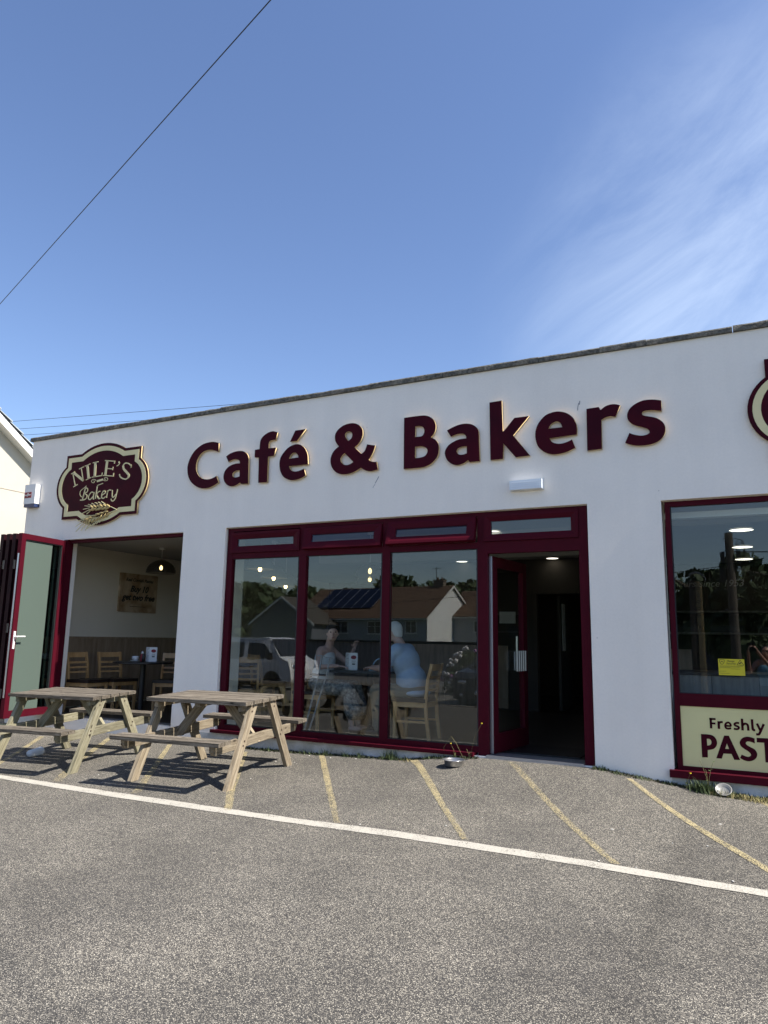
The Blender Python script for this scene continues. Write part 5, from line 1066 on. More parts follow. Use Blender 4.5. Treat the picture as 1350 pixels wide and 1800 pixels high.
blob('skirt', [('e', (.0, 0, .57), (.165, .205, .12), I3), ('c', (.02, -.09, .53), (.44, -.10, .52), .10, .10), ('c', (.02, .09, .53), (.44, .10, .52), .10, .10), ('c', (.46, -.08, .50), (.52, -.08, .26), .095, .12), ('c', (.46, .08, .50), (.52, .08, .26), .095, .12)], mat('patterned_grey', (.10, .10, .095), .9, var=(.42, .41, .38), vscale=28, detail=8), wm, .015)
hr = Vector(hc); blob('hair', [('e', hr+u_*.03-f_*.026, (.094, .102, .108), Matrix((s_, f_, u_)).transposed()), ('e', hr-f_*.045-u_*.03, (.075, .06, .075), Matrix((s_, f_, u_)).transposed()), ('e', hr+f_*.060+u_*.085, (.070, .040, .030), Matrix((s_, f_, u_)).transposed())], mat('dark_hair', (.018, .013, .011), .5, bump=.5, bscale=60), wm, .010)
face_bits(hc, f_, s_, u_, wm)
# --- man facing -x, leaning over the table
mn = thing('person', 'seated white haired man with glasses and pale blue shirt seen from behind', 'person', (-3.62, .72, 0))
hc = Vector((-.27, .02, 1.235)); hp, f_, s_, u_ = head_parts(hc, (-.95, .05, -.25))
sh = Vector((-.14, 0, 1.03)); parts = hp + [('c', hc+Vector((.03, 0, -.06)), sh+Vector((0, 0, .0)), .055, .065), ('c', sh+Vector((0, -.16, -.02)), sh+Vector((0, .16, -.02)), .07, .07), ('e', (-.09, 0, .87), (.13, .20, .19), I3), ('e', (-.02, 0, .67), (.15, .18, .18), I3), ('e', (.02, 0, .55), (.16, .19, .10), I3)]
for k in (-1, 1): parts += [('c', sh+Vector((-.02, k*.20, -.04)), (-.30, k*.26, .80), .055, .043), ('c', (-.30, k*.26, .80), (-.50, k*.10, .80), .042, .028)]
parts += hand_parts((-.51, -.09, .80), (-.9, .35, -.05), (0, 0, -1), (-.2, .8, 0), .4) + hand_parts((-.51, .09, .80), (-.9, -.35, -.05), (0, 0, -1), (-.2, -.8, 0), .4)
for k in (-1, 1): parts += [('c', (0, k*.10, .54), (-.43, k*.11, .53), .09, .065), ('c', (-.43, k*.11, .51), (-.40, k*.11, .10), .058, .04), ('e', (-.48, k*.11, .045), (.13, .045, .04), I3)]
blob('body', parts, SKIN2, mn, .010)
blob('shirt', [('c', sh+Vector((0, -.17, -.02)), sh+Vector((0, .17, -.02)), .088, .088), ('e', (-.09, 0, .87), (.155, .225, .20), I3), ('e', (-.02, 0, .67), (.18, .21, .19), I3), ('e', (.04, 0, .53), (.17, .21, .07), I3)] + [('c', sh+Vector((-.02, k*.20, -.04)), (-.24, k*.25, .84), .075, .066) for k in (-1, 1)], mat('pale_blue_shirt', (.42, .52, .66), .9, var=(.34, .43, .57), vscale=6, bump=.4, bscale=25), mn, .014)
blob('trousers', [('e', (.02, 0, .54), (.175, .205, .10), I3)] + [('c', (0, k*.10, .54), (-.43, k*.11, .53), .105, .085) for k in (-1, 1)] + [('c', (-.43, k*.11, .51), (-.40, k*.11, .12), .078, .062) for k in (-1, 1)], mat('khaki', (.20, .18, .14), .9), mn, .014)
blob('shoes', [('e', (-.49, k*.11, .05), (.145, .055, .05), I3) for k in (-1, 1)], BLACK, mn, .012)
Rm = Matrix((s_, f_, u_)).transposed(); blob('hair', [('e', hc+u_*.02-f_*.025, (.084, .094, .103), Rm), ('e', hc-f_*.05-u_*.04, (.072, .055, .06), Rm)], mat('white_hair', (.62, .61, .59), .7, bump=.6, bscale=70), mn, .010)
face_bits(hc, f_, s_, u_, mn, True)
# --- the photographer, standing behind the phone; seen mirrored in the right window
ph = thing('person', 'photographer in pale blue top holding up a phone, mirrored in the right window', 'person', (.22, -7.74, zg(.22, -7.74)))
g0 = zg(.22, -7.74)
hc = Vector((0, .04, 1.50)); hp, f_, s_, u_ = head_parts(hc, (-.25, .95, .10))
ph_c = Vector((-.22, 7.74-7.2725-.05, 1.1347-g0))      # phone centre, local
parts = hp + [('c', (0, .02, 1.43), (0, 0, 1.33), .05, .055), ('c', (-.14, 0, 1.30), (.14, 0, 1.30), .065, .065), ('e', (0, 0, 1.15), (.17, .11, .18), I3), ('e', (0, 0, .97), (.14, .10, .15), I3), ('e', (0, -.01, .83), (.17, .12, .12), I3)]
hand_l, hand_r = ph_c + Vector((-.075, -.03, -.09)), ph_c + Vector((.075, -.03, -.09))
parts += [('c', (-.18, 0, 1.28), (-.30, .14, 1.12), .05, .04), ('c', (-.30, .14, 1.12), hand_l, .038, .026), ('c', (.18, 0, 1.28), (.16, .16, 1.06), .05, .04), ('c', (.16, .16, 1.06), hand_r, .038, .026)]
hz = ph_c.z
parts += hand_parts(hand_l, (.25, .35, .9), (.8, .3, -.2), (0, -.9, .3), .6, .9) + hand_parts(hand_r, (-.25, .35, .9), (-.8, .3, -.2), (0, -.9, .3), .6, .9)
for k in (-1, 1): parts += [('c', (k*.09, -.01, .80), (k*.10, 0, .46), .085, .058), ('c', (k*.10, 0, .46), (k*.10, -.02, .09), .055, .036), ('e', (k*.10, .05, .04), (.045, .12, .04), I3)]
blob('body', parts, SKIN, ph, .010)
blob('top', [('e', (0, 0, 1.14), (.185, .128, .17), I3), ('e', (0, 0, .97), (.158, .118, .16), I3), ('c', (-.10, .0, 1.33), (-.09, .05, 1.18), .028, .05), ('c', (.10, .0, 1.33), (.09, .05, 1.18), .028, .05)], mat('light_blue_top', (.16, .40, .58), .8, bump=.4, bscale=30), ph, .013)
blob('trousers', [('e', (0, -.01, .83), (.185, .135, .12), I3)] + [('c', (k*.09, -.01, .80), (k*.10, 0, .46), .10, .075) for k in (-1, 1)] + [('c', (k*.10, 0, .46), (k*.10, -.02, .12), .072, .06) for k in (-1, 1)], mat('denim', (.03, .045, .09), .9), ph, .014)
blob('shoes', [('e', (k*.10, .055, .045), (.055, .14, .05), I3) for k in (-1, 1)], WHITEP, ph, .012)
Rm = Matrix((s_, f_, u_)).transposed(); blob('hair', [('e', hc+u_*.02-f_*.022, (.086, .096, .105), Rm), ('e', hc-f_*.055-u_*.06, (.09, .06, .10), Rm)], MATS['dark_hair'], ph, .011)
face_bits(hc, f_, s_, u_, ph, True)
PHN = thing('smartphone', 'dark smartphone held upright by the photographer', 'phone', (.22+ph_c.x, -7.74+ph_c.y, g0+ph_c.z))
mbox('phone_body', [(-.038, .038, -.004, .004, -.075, .075)], BLACK, PHN, bevel=.003)
bm = bmesh.new()
for dx, dz in ((-.018, .055), (-.018, .032)): lathe(bm, [(0, .006), (.010, .006), (.011, .004), (.011, .003)], 16, M=Matrix.Translation((dx, 0, dz)) @ Matrix.Rotation(rad(-90), 4, 'X'))
bobj('camera_lens', bm, METAL, PHN)

# ================================================================ NEIGHBOUR AND WIRES
NB = thing('neighbour_house', 'cream rendered house with slate gable roof beyond the left wall corner', 'house', (-18, 0.3, -.2))
NCR = mat('cream_render', (0.48, 0.45, 0.38), 0.9, var=(0.44, 0.41, 0.345), vscale=0.8, bump=.2, bscale=40)
TILE = mat('grey_tile', (0.30, 0.33, 0.35), 0.6, var=(0.42, 0.46, 0.48), vscale=6)
WHITEB = mat('white_board', (0.78, 0.77, 0.73), 0.6)
ry, rz_, ey, ez = 0.0, 6.93, 4.6, 3.77       # ridge and eave of the gable at x=-14 (wall line)
bm = bmesh.new(); pr = [(-ey, -1.0), (ey, -1.0), (ey, ez), (0, rz_), (-ey, ez)]
a = [bm.verts.new((-14, y+.0, z)) for y, z in pr]; b = [bm.verts.new((-23, y, z)) for y, z in pr]; bm.faces.new(a); bm.faces.new(b[::-1])
for k in range(5): bm.faces.new((a[k], b[k], b[(k+1)%5], a[(k+1)%5]))
bobj('wall', bm, NCR, NB, True)
sl = (rz_-ez)/ey
mbox('movement_joint', [(-14.0, -13.992, -4.6, 4.6, 4.150, 4.162), (-14.0, -13.992, -4.6, 4.6, 2.225, 2.237)], SEALANT, NB, True)
def slope_box(name, x0, x1, s, t0, t1, over, m, par):
    bm = bmesh.new(); e = ey+over; ze = rz_-sl*e
    P = [(0, rz_+t0), (s*e, ze+t0), (s*e, ze+t1), (0, rz_+t1)]
    a = [bm.verts.new((x0, y, z)) for y, z in P]; b = [bm.verts.new((x1, y, z)) for y, z in P]; bm.faces.new(a); bm.faces.new(b[::-1])
    for k in range(4): bm.faces.new((a[k], b[k], b[(k+1)%4], a[(k+1)%4]))
    return bobj(name, bm, m, par, True)
for s in (-1, 1):
    slope_box('soffit', -23, -13.80, s, .0, .045, .25, WHITEB, NB)
    slope_box('bargeboard', -13.80, -13.76, s, -.02, .15, .25, WHITEB, NB)
    slope_box('dark_verge', -13.80, -13.755, s, .152, .178, .26, BLACK, NB)
    n_ = 17
    for j in range(n_):
        y0 = (ey+.28)*j/n_; y1 = (ey+.28)*(j+1)/n_+.05; z0 = rz_+.215-sl*y0; z1 = rz_+.235-sl*y1+.02
        bm = bmesh.new(); x = -13.74
        while x > -23:
            P = [(y0, z0-.035), (y1, z1-.03), (y1, z1), (y0, z0-.02)]
            a = [bm.verts.new((x, s*y, z)) for y, z in P]; b = [bm.verts.new((x-.29, s*y, z)) for y, z in P]; bm.faces.new(a); bm.faces.new(b[::-1])
            for k in range(4): bm.faces.new((a[k], b[k], b[(k+1)%4], a[(k+1)%4]))
            x -= .30
        bobj('tile_course', bm, TILE, NB, True)
WIRE = mat('wire_black', (.015, .015, .015), .6)
def cable(name, a, b, sag, r, label, cat='wire', group=None, n=30):
    a, b = Vector(a), Vector(b); bm = bmesh.new()
    tube(bm, [a.lerp(b, i/n) - Vector((0, 0, sag*4*(i/n)*(1-i/n))) for i in range(n+1)], r, 6)
    return tag(bobj(name, bm, WIRE), label, cat, group)
A_, B_ = Vector((-12.35, .84, 7.27)), Vector((-3.94, -2.23, 7.47)); d_ = (B_-A_)
cable('overhead_wire', A_-d_*2.2, B_+d_*2.2, .0, .0065, 'single black overhead wire crossing the upper left sky')
for i, (p, q, lb) in enumerate((((-36.514,18,12.793), (-22.689,18,11.819), 'highest of the thin wires above the left roof corner'), ((-35.858,18,12.286), (-26.321,18,11.614), 'second thin wire from the top above the left roof corner'), ((-35.323,18,11.881), (-33.035,18,11.716), 'third thin wire from the top above the left roof corner'), ((-34.845,18,11.505), (-34.154,18,11.46), 'lowest of the thin wires above the left roof corner'))):
    p, q = Vector(p), Vector(q); d = (q-p).normalized(); cable('distant_wire', p-d*16, p+d*45, .0, .010, lb, group='thin wires beyond the roof', n=6)

# ================================================================ BEHIND THE CAMERA (seen mirrored in the glass)
GREYR = mat('grey_render', (0.42, 0.43, 0.44), 0.9, var=(0.37, 0.38, 0.39), vscale=1)
WHITER = mat('white_painted_wall', (0.85, 0.85, 0.82), 0.9)
DKR = mat('dark_slate_wall', (0.13, 0.145, 0.17), 0.9)
BTILE = mat('brown_tile', (0.095, 0.055, 0.035), 0.85, var=(0.19, 0.125, 0.08), vscale=5)
BRICK = mat('chimney_render', (0.22, 0.18, 0.14), 0.9)
DGL = mat('dark_glazing', (0.03, 0.035, 0.04), 0.1)
def house(name, label, origin, rz, length, depth, ze, zr, wm_, gm, tm, wins=(), chim=(), solar=None, n_course=16, antenna=False):
    """gabled house; local x runs right along the front (front faces +y), origin at front right corner on the ground"""
    H_ = thing(name, label, 'house', origin, rz)
    g = origin[2]; ze -= g; zr -= g
    bm = bmesh.new(); pr = [(0, -.5), (-depth, -.5), (-depth, ze), (-depth/2, zr), (0, ze)]
    a = [bm.verts.new((0, y, z)) for y, z in pr]; b = [bm.verts.new((-length, y, z)) for y, z in pr]
    for k in (0, 1, 4): bm.faces.new((a[k], b[k], b[(k+1)%5], a[(k+1)%5]))
    bm.faces.new(a); bm.faces.new(b[::-1]); w_ = bobj('wall', bm, wm_, H_)
    if gm is not wm_:
        bm = bmesh.new(); a = [bm.verts.new((.004, y, z)) for y, z in pr]; b2 = [bm.verts.new((.03, y, z)) for y, z in pr]; bm.faces.new(a); bm.faces.new(b2[::-1])
        for k in range(5): bm.faces.new((a[k], b2[k], b2[(k+1)%5], a[(k+1)%5]))
        bobj('gable_wall', bm, gm, H_)
    s_ = (zr-ze)/(depth/2)
    for sd in (0, 1):
        bm = bmesh.new()
        for j in range(n_course):
            e = depth/2+.35; y0 = e*j/n_course; y1 = e*(j+1)/n_course+.03; z0 = zr+.10-s_*y0; z1 = zr+.15-s_*y1
            Y = (lambda y: -depth/2+y) if sd == 0 else (lambda y: -depth/2-y)
            P = [(Y(y0), z0-.03), (Y(y1), z1-.05), (Y(y1), z1), (Y(y0), z0)]
            a = [bm.verts.new((.18, y, z)) for y, z in P]; b = [bm.verts.new((-length-.18, y, z)) for y, z in P]; bm.faces.new(a); bm.faces.new(b[::-1])
            for k in range(4): bm.faces.new((a[k], b[k], b[(k+1)%4], a[(k+1)%4]))
        bobj('roof', bm, tm, H_)
    bm = bmesh.new()
    for sd in (-1, 1):
        e = depth/2+.35; P = [(-depth/2, zr-.12), (-depth/2+sd*e, zr-.12-s_*e), (-depth/2+sd*e, zr+.10-s_*e), (-depth/2, zr+.10)]
        a = [bm.verts.new((.19, y, z)) for y, z in P]; b = [bm.verts.new((.24, y, z)) for y, z in P]; bm.faces.new(a); bm.faces.new(b[::-1])
        for k in range(4): bm.faces.new((a[k], b[k], b[(k+1)%4], a[(k+1)%4]))
    bobj('bargeboard', bm, WHITEB, H_)
    mbox('gutter', [(-length, .18, .30, .40, ze-.27, ze-.17)], WHITEB, H_)
    for (x, z, w2, h2) in wins:
        z -= g
        wn = mbox('window', [(x-w2, x-w2+.06, .002, .05, z-h2, z+h2), (x+w2-.06, x+w2, .002, .05, z-h2, z+h2), (x-w2+.06, x+w2-.06, .002, .05, z+h2-.06, z+h2), (x-w2+.06, x+w2-.06, .002, .05, z-h2, z-h2+.06), (x-.03, x+.03, .002, .048, z-h2+.06, z+h2-.06), (x-w2+.06, x-.03, .002, .046, z+.1, z+.13), (x+.03, x+w2-.06, .002, .046, z+.1, z+.13)], WHITEB, H_)
        mbox('pane', [(x-w2+.05, x+w2-.05, .004, .012, z-h2+.05, z+h2-.05)], DGL, wn); mbox('sill', [(x-w2-.08, x+w2+.08, .002, .14, z-h2-.08, z-h2-.002)], WHITEB, wn)
    for (x, hh) in chim:
        c = mbox('chimney', [(x-.55, x+.55, -depth/2-.3, -depth/2+.3, zr-.5, zr+hh), (x-.62, x+.62, -depth/2-.37, -depth/2+.37, zr+hh, zr+hh+.1)], BRICK, H_)
        bm = bmesh.new()
        for q in (-.25, .25): tube(bm, [(x+q, -depth/2, zr+hh+.1), (x+q, -depth/2, zr+hh+.4)], .11, 10)
        bobj('chimney_pot', bm, BTILE, c)
        if antenna:
            bm = bmesh.new(); tube(bm, [(x-.4, -depth/2, zr+hh), (x-.4, -depth/2, zr+hh+1.5)], .025, 6); tube(bm, [(x-.9, -depth/2, zr+hh+1.3), (x+.2, -depth/2, zr+hh+1.35)], .015, 6)
            for q in range(6): tube(bm, [(x-.8+q*.17, -depth/2-.25, zr+hh+1.31), (x-.8+q*.17, -depth/2+.25, zr+hh+1.31)], .010, 5)
            bobj('aerial', bm, WIRE, c)
    if solar:
        xs0, xs1, u0, u1, nc, nr = solar; SOL = mat('solar_cell', (.008, .012, .03), .15); e = depth/2
        th = math.atan(s_)
        for r_ in range(nr):
            for c_ in range(nc):
                wx = (xs1-xs0)/nc; hy = (u1-u0)/nr; cx = xs0+wx*(c_+.5); cu_ = u0+hy*(r_+.5)
                y = -depth/2+cu_; z = zr+.25-s_*cu_; M = Matrix.Translation((cx, y, z)) @ Matrix.Rotation(-th, 4, 'X'); ll = hy/math.cos(th)
                p_ = mbox('solar_panel', [(-wx/2+.03, wx/2-.03, -ll/2+.03, ll/2-.03, -.03, .02)], SOL, H_, M=M)
                mbox('panel_frame', [(-wx/2+.01, -wx/2+.05, -ll/2, ll/2, -.03, .035), (wx/2-.05, wx/2-.01, -ll/2, ll/2, -.03, .035)], METAL, p_, M=M)
    return H_
gz = zg(-30, -58)
house('house', 'long grey house with brown tiled roof and solar panels, mirrored in the panes', (-26.9, -55.0, gz), rad(8), 16.6, 9.5, 3.30, 6.45, GREYR, WHITER, BTILE,
      [(-1.75, 2.35, .62, .58), (-5.9, 2.28, .9, .6), (-10.1, 2.3, .9, .6), (-1.75, -.2, .62, .6), (-5.9, -.2, .9, .6)], [(-1.4, .55), (-8.2, .75)], (-14.6, -7.2, .35, 3.7, 6, 2), 22, True)
house('house', 'lower tiled house set back behind the white gable, mirrored in third pane', (-14.5, -60.0, gz), 0, 12.2, 9, 3.6, 6.2, GREYR, GREYR, BTILE, [(-8.9, 2.55, .7, .55), (-4.5, 2.55, .7, .55)], [(-3, .6)], None, 20)
house('house', 'dark gabled house with a chimney, mirrored in the leftmost pane', (-44.6, -52, gz), rad(90), 4.5, 7.0, 2.66, 5.10, DKR, DKR, mat('dark_tile', (.055, .050, .043), .85, var=(.09, .08, .068), vscale=4), [], [(-3.5, .7)], None, 14)
house('house', 'white rendered house far right of the mirrored row of houses', (-15.6, -46, gz), rad(90), 8, 6, 3.3, 5.0, WHITER, WHITER, BTILE, [], [], None, 12)
BW = thing('boundary_wall', 'long low grey wall with dark coping across the road, mirrored in the panes', 'wall', (-16, -35, zg(-16, -35)))
mbox('wall', [(-34, 4, -35.3, -35.0, -1.9, .93)], DKR, BW, True); mbox('coping', [(-34, 4, -35.4, -34.9, .93, 1.08)], BLACK, BW, True)

# trees behind: trunk, limbs and leaf clumps
LEAFM = [mat('leaf_dark', (0.022, 0.045, 0.014), .7, var=(.05, .085, .025), vscale=.9), mat('leaf_mid', (0.035, 0.065, 0.018), .7, var=(.075, .11, .035), vscale=1.1)]
BARK = mat('bark', (.09, .07, .05), .9)
def tree(label, x, y, r, zt, seed, conif=False, n=1500):
    rnd = random.Random(seed); z0 = zg(x, y)-.25; t = thing('conifer' if conif else 'tree', label, 'tree', (x, y, z0), 0, 'trees beyond the road'); h = zt-z0
    bm = bmesh.new(); tube(bm, [(0, 0, 0), (.1, 0, h*.3), (0, .1, h*.6), (0, 0, h*.9)], 0, 7, rs=[r*.12, r*.09, r*.05, .02])
    for k in range(7):
        a = rnd.uniform(0, 6.28); zz = h*rnd.uniform(.3, .7); tube(bm, [(0, 0, zz), (math.cos(a)*r*.5, math.sin(a)*r*.5, zz+h*.12), (math.cos(a)*r*.8, math.sin(a)*r*.8, zz+h*.2)], 0, 5, rs=[r*.04, r*.025, .01])
    bobj('trunk', bm, BARK, t)
    bm = bmesh.new(); C_ = [(Vector((rnd.gauss(0, r*.42), rnd.gauss(0, r*.42), h*rnd.uniform(.35, .86))), rnd.uniform(.25, .45)*r) for _ in range(16)]
    for i in range(n):
        if conif:
            q = rnd.random()**.7; rr = r*(q)*(.75+.25*math.sin(q*40)); a = rnd.uniform(0, 6.28); p = Vector((math.cos(a)*rr, math.sin(a)*rr, h*(1-q*.85)-rr*.15))
        else:
            c, cr_ = C_[rnd.randrange(16)]; v = Vector((rnd.gauss(0, 1), rnd.gauss(0, 1), rnd.gauss(0, 1))).normalized(); p = c+v*cr_*rnd.uniform(.7, 1.08)
            p.z = min(p.z, h*1.0)
        s = rnd.uniform(.05, .10)*r*(1.0 if r > 3 else 1.25); ax = Vector((rnd.gauss(0, 1), rnd.gauss(0, 1), rnd.gauss(0, 1))).normalized(); b = ax.orthogonal().normalized(); c2 = ax.cross(b)
        bm.faces.new([bm.verts.new(p+b*s), bm.verts.new(p+c2*s*.6), bm.verts.new(p-b*s), bm.verts.new(p-c2*s*.6)])
    bobj('crown', bm, LEAFM[seed % 2], t); return t
TD = [((-1.6, -30, 3.0, 5.2), 'bushy tree left of the telegraph pole, mirrored in right window', 0), ((.6, -31, 2.6, 4.4), 'bushy tree right of the telegraph pole, mirrored in right window', 0), ((3.6, -32, 2.4, 6.6), 'tall dark conifer right of the telegraph pole', 1), ((6.8, -33, 3.5, 6.0), 'broad dark tree beside the tall conifer', 0),
      ((-6.5, -44, 4, 3.9), 'low rounded tree behind the boundary wall, left of telegraph pole', 0), ((-12, -50, 4, 4.6), 'rounded tree near the far right house', 0), ((-24, -82, 7, 8.6), 'wide dark tree behind the white gable', 0), ((-33, -84, 6, 9.2), 'dark tree above the ridge of the long house', 0), ((-43, -86, 7, 9.8), 'dark tree behind the solar panel roof', 0),
      ((-57, -72, 7, 7.6), 'large dark tree left of the dark gabled house', 0), ((-66, -74, 8, 8.0), 'leftmost large dark tree in the mirrored row', 0), ((-50, -84, 6, 8.0), 'dark tree right behind the dark gabled house', 0), ((-16, -80, 6, 8.0), 'dark tree behind the lower tiled house', 0), ((-8, -58, 5, 5.0), 'dark tree between road houses and conifer', 0)]
for i, (a, lb, cf) in enumerate(TD): tree(lb, *a, i+20, bool(cf), 4200 if i in (0, 1, 3) else 3600)
# hedge under the trees
bm = bmesh.new(); rnd = random.Random(4)
for i in range(5200):
    x = rnd.uniform(-9, 12); y = -28.5+rnd.uniform(-.9, .9); z = zg(x, y)-.2+rnd.random()**.6*2.6*(1+.12*math.sin(x*2)); s = rnd.uniform(.07, .16)
    ax = Vector((rnd.gauss(0, 1), rnd.gauss(0, 1), rnd.gauss(0, 1))).normalized(); b = ax.orthogonal().normalized(); c2 = ax.cross(b); p = Vector((x, y, z))
    bm.faces.new([bm.verts.new(p+b*s), bm.verts.new(p+c2*s*.6), bm.verts.new(p-b*s), bm.verts.new(p-c2*s*.6)])
box(bm, -9, 12, -28.9, -28.1, -1.6, 1.2)
tag(bobj('hedge', bm, LEAFM[0]), 'long dark hedge at the far side of the forecourt', 'hedge')
# flowering shrub
t = thing('flowering_bush', 'hydrangea bush with white and purple flower heads, mirrored in third pane', 'bush', (-9.6, -19.5, zg(-9.6, -19.5))); rnd = random.Random(9)
bm = bmesh.new(); 
for i in range(1500):
    v = Vector((rnd.gauss(0, 1), rnd.gauss(0, 1), abs(rnd.gauss(0, 1)))).normalized(); p = Vector((v.x*1.3, v.y*.9, v.z*1.75))*rnd.uniform(.75, 1); s = rnd.uniform(.04, .09); ax = Vector((rnd.gauss(0, 1), rnd.gauss(0, 1), rnd.gauss(0, 1))).normalized(); b = ax.orthogonal().normalized(); c2 = ax.cross(b)
    bm.faces.new([bm.verts.new(p+b*s), bm.verts.new(p+c2*s*.6), bm.verts.new(p-b*s), bm.verts.new(p-c2*s*.6)])
bobj('foliage', bm, LEAFM[0], t)
for m_, sx_, nm in ((mat('bloom_white', (.7, .68, .66), .8), -.5, 'white_blooms'), (mat('bloom_purple', (.32, .16, .30), .8), .7, 'purple_blooms')):
    bm = bmesh.new()
    for i in range(26):
        v = Vector((rnd.gauss(0, .5)+sx_, abs(rnd.gauss(0, .6)), abs(rnd.gauss(0, .7))+.3)).normalized(); bmesh.ops.create_icosphere(bm, subdivisions=1, radius=rnd.uniform(.06, .11), matrix=Matrix.Translation(Vector((v.x*1.35, v.y*.95, v.z*1.8))))
    bobj(nm, bm, m_, t)
# telegraph pole with gear, wires and two birds
TP = thing('telegraph_pole', 'wooden telegraph pole with boxes and looped cables, mirrored in right window', 'pole', (-.5, -20, zg(-.5, -20)))
POLEW = mat('pole_wood', (.085, .07, .055), .9, var=(.14, .12, .1), vscale=8, vstretch=(4, 4, .5))
bm = bmesh.new(); tube(bm, [(-.5, -20, -1), (-.5, -20, 4.98)], 0, 14, rs=[.17, .13]); bobj('pole', bm, POLEW, TP, True)
mbox('junction_box', [(-.30, -.16, -20.1, -19.9, 3.9, 4.35)], BLACK, TP, True, bevel=.02); mbox('junction_box', [(-.86, -.66, -20.1, -19.9, 3.3, 3.75)], BLACK, TP, True, bevel=.02); mbox('junction_box', [(-.80, -.66, -20.1, -19.9, 3.95, 4.3)], BLACK, TP, True, bevel=.02)
bm = bmesh.new(); tube(bm, [(-.72, -20, 4.78), (-.25, -20, 4.78)], .015, 6); tube(bm, [(-.76, -20, 4.33), (-.2, -20, 4.33)], .02, 6)
for k in range(6): tube(bm, [(-.62 if k % 2 else -.5, -20, 2.0+k*.35), (-.75 if k % 2 else -.25, -20, 2.0+k*.35)], .012, 5)
bobj('pole_steps', bm, METAL, TP, True)
bm = bmesh.new(); tube(bm, [(-.28, -20, 4.3), (-.28, -20, 4.6), (-.2, -20, 4.75), (-.08, -20, 4.7), (-.03, -20, 4.5), (-.03, -20, 4.2), (.02, -20, 3.9), (-.1, -20, 3.7), (-.35, -20, 3.8)], .018, 6); tube(bm, [(-.24, -20, 4.3), (-.22, -20, 4.6), (-.12, -20, 4.66), (-.06, -20, 4.4), (-.08, -20, 4.0), (-.16, -20, 3.8)], .014, 6); bobj('looped_cable', bm, WIRE, TP, True)
cable('pole_wire', (-.4, -20, 4.32), (30, -22, 4.6), .3, .02, 'wire with two birds on it running right from the telegraph pole', group='wires on the telegraph pole')
cable('pole_wire', (-.6, -20, 3.85), (-30, -24, 2.4), .4, .012, 'wire running left and down from the telegraph pole', group='wires on the telegraph pole')
cable('pole_wire', (-.4, -20, 3.75), (14, -26, 2.4), .4, .012, 'lower wire running right from the telegraph pole', group='wires on the telegraph pole')
cable('stay_wire', (-.6, -20, 4.3), (-1.9, -20.5, -.9), 0, .014, 'slanting stay wire of the telegraph pole')
for i, x in enumerate((.78, 1.32)):
    z = 4.32+(x+.4)/30.4*.28-.3*4*((x+.4)/30.4)*(1-(x+.4)/30.4); y = -20-2*(x+.4)/30.4
    t = thing('bird', ['dark bird perched on the wire nearer the telegraph pole', 'dark bird perched on the wire farther from the telegraph pole'][i], 'bird', (x, y, z+.02), 0, 'birds on the wire')
    blob('body', [('e', (0, 0, .13), (.06, .075, .12), Matrix.Rotation(.3, 3, 'X')), ('e', (0, .05, .27), (.04, .045, .045), I3), ('c', (0, .09, .27), (0, .12, .262), .012, .004), ('c', (0, -.04, .04), (0, -.09, -.12), .035, .02), ('c', (-.02, .0, .04), (-.02, 0, -.01), .008, .008), ('c', (.02, .0, .04), (.02, 0, -.01), .008, .008)], BLACK, t, .012, 2)
# timber post with curved cap
WP = thing('timber_post', 'tall timber post with curved metal cap, mirrored in the right window', 'post', (-.95, -8.4, zg(-.95, -8.4)))
bm = bmesh.new(); tube(bm, [(-1.02, -8.4, -.6), (-1.0, -8.4, 2.42)], .075, 14); bobj('dark_post', bm, POLEW, WP, True)
mbox('plank', [(-.945, -.865, -8.36, -8.33, -.5, 2.40)], GATEWOOD, WP, True, bevel=.004); mbox('plank', [(-.86, -.835, -8.42, -8.36, -.5, 2.36)], GATEWOOD, WP, True, bevel=.004)
bm = bmesh.new(); n_ = 10; R_ = []
for i in range(n_+1):
    a = PI*.10+PI*.62*i/n_; x_ = -.93-.19*math.cos(PI-a*1.0); z_ = 2.36+.20*math.sin(a); R_.append([bm.verts.new((x_, yy, z_+dz)) for yy, dz in ((-8.25, 0), (-8.55, 0), (-8.55, .025), (-8.25, .025))])
for i in range(n_):
    for k in range(4): bm.faces.new((R_[i][k], R_[i][(k+1)%4], R_[i+1][(k+1)%4], R_[i+1][k]))
bm.faces.new(R_[0]); bm.faces.new(R_[-1][::-1]); bobj('cap', bm, ALU, WP, True)
for k in range(5):
    bm = bmesh.new(); M = Matrix.Translation((-.905, -8.327, 2.25-k*.13)) @ Matrix.Rotation(rad(90), 4, 'X'); lathe(bm, [(.022, 0), (.034, 0), (.034, .006), (.022, .006), (.022, 0)], 14, M=M); bobj('carved_ring', bm, BARK, WP, True)

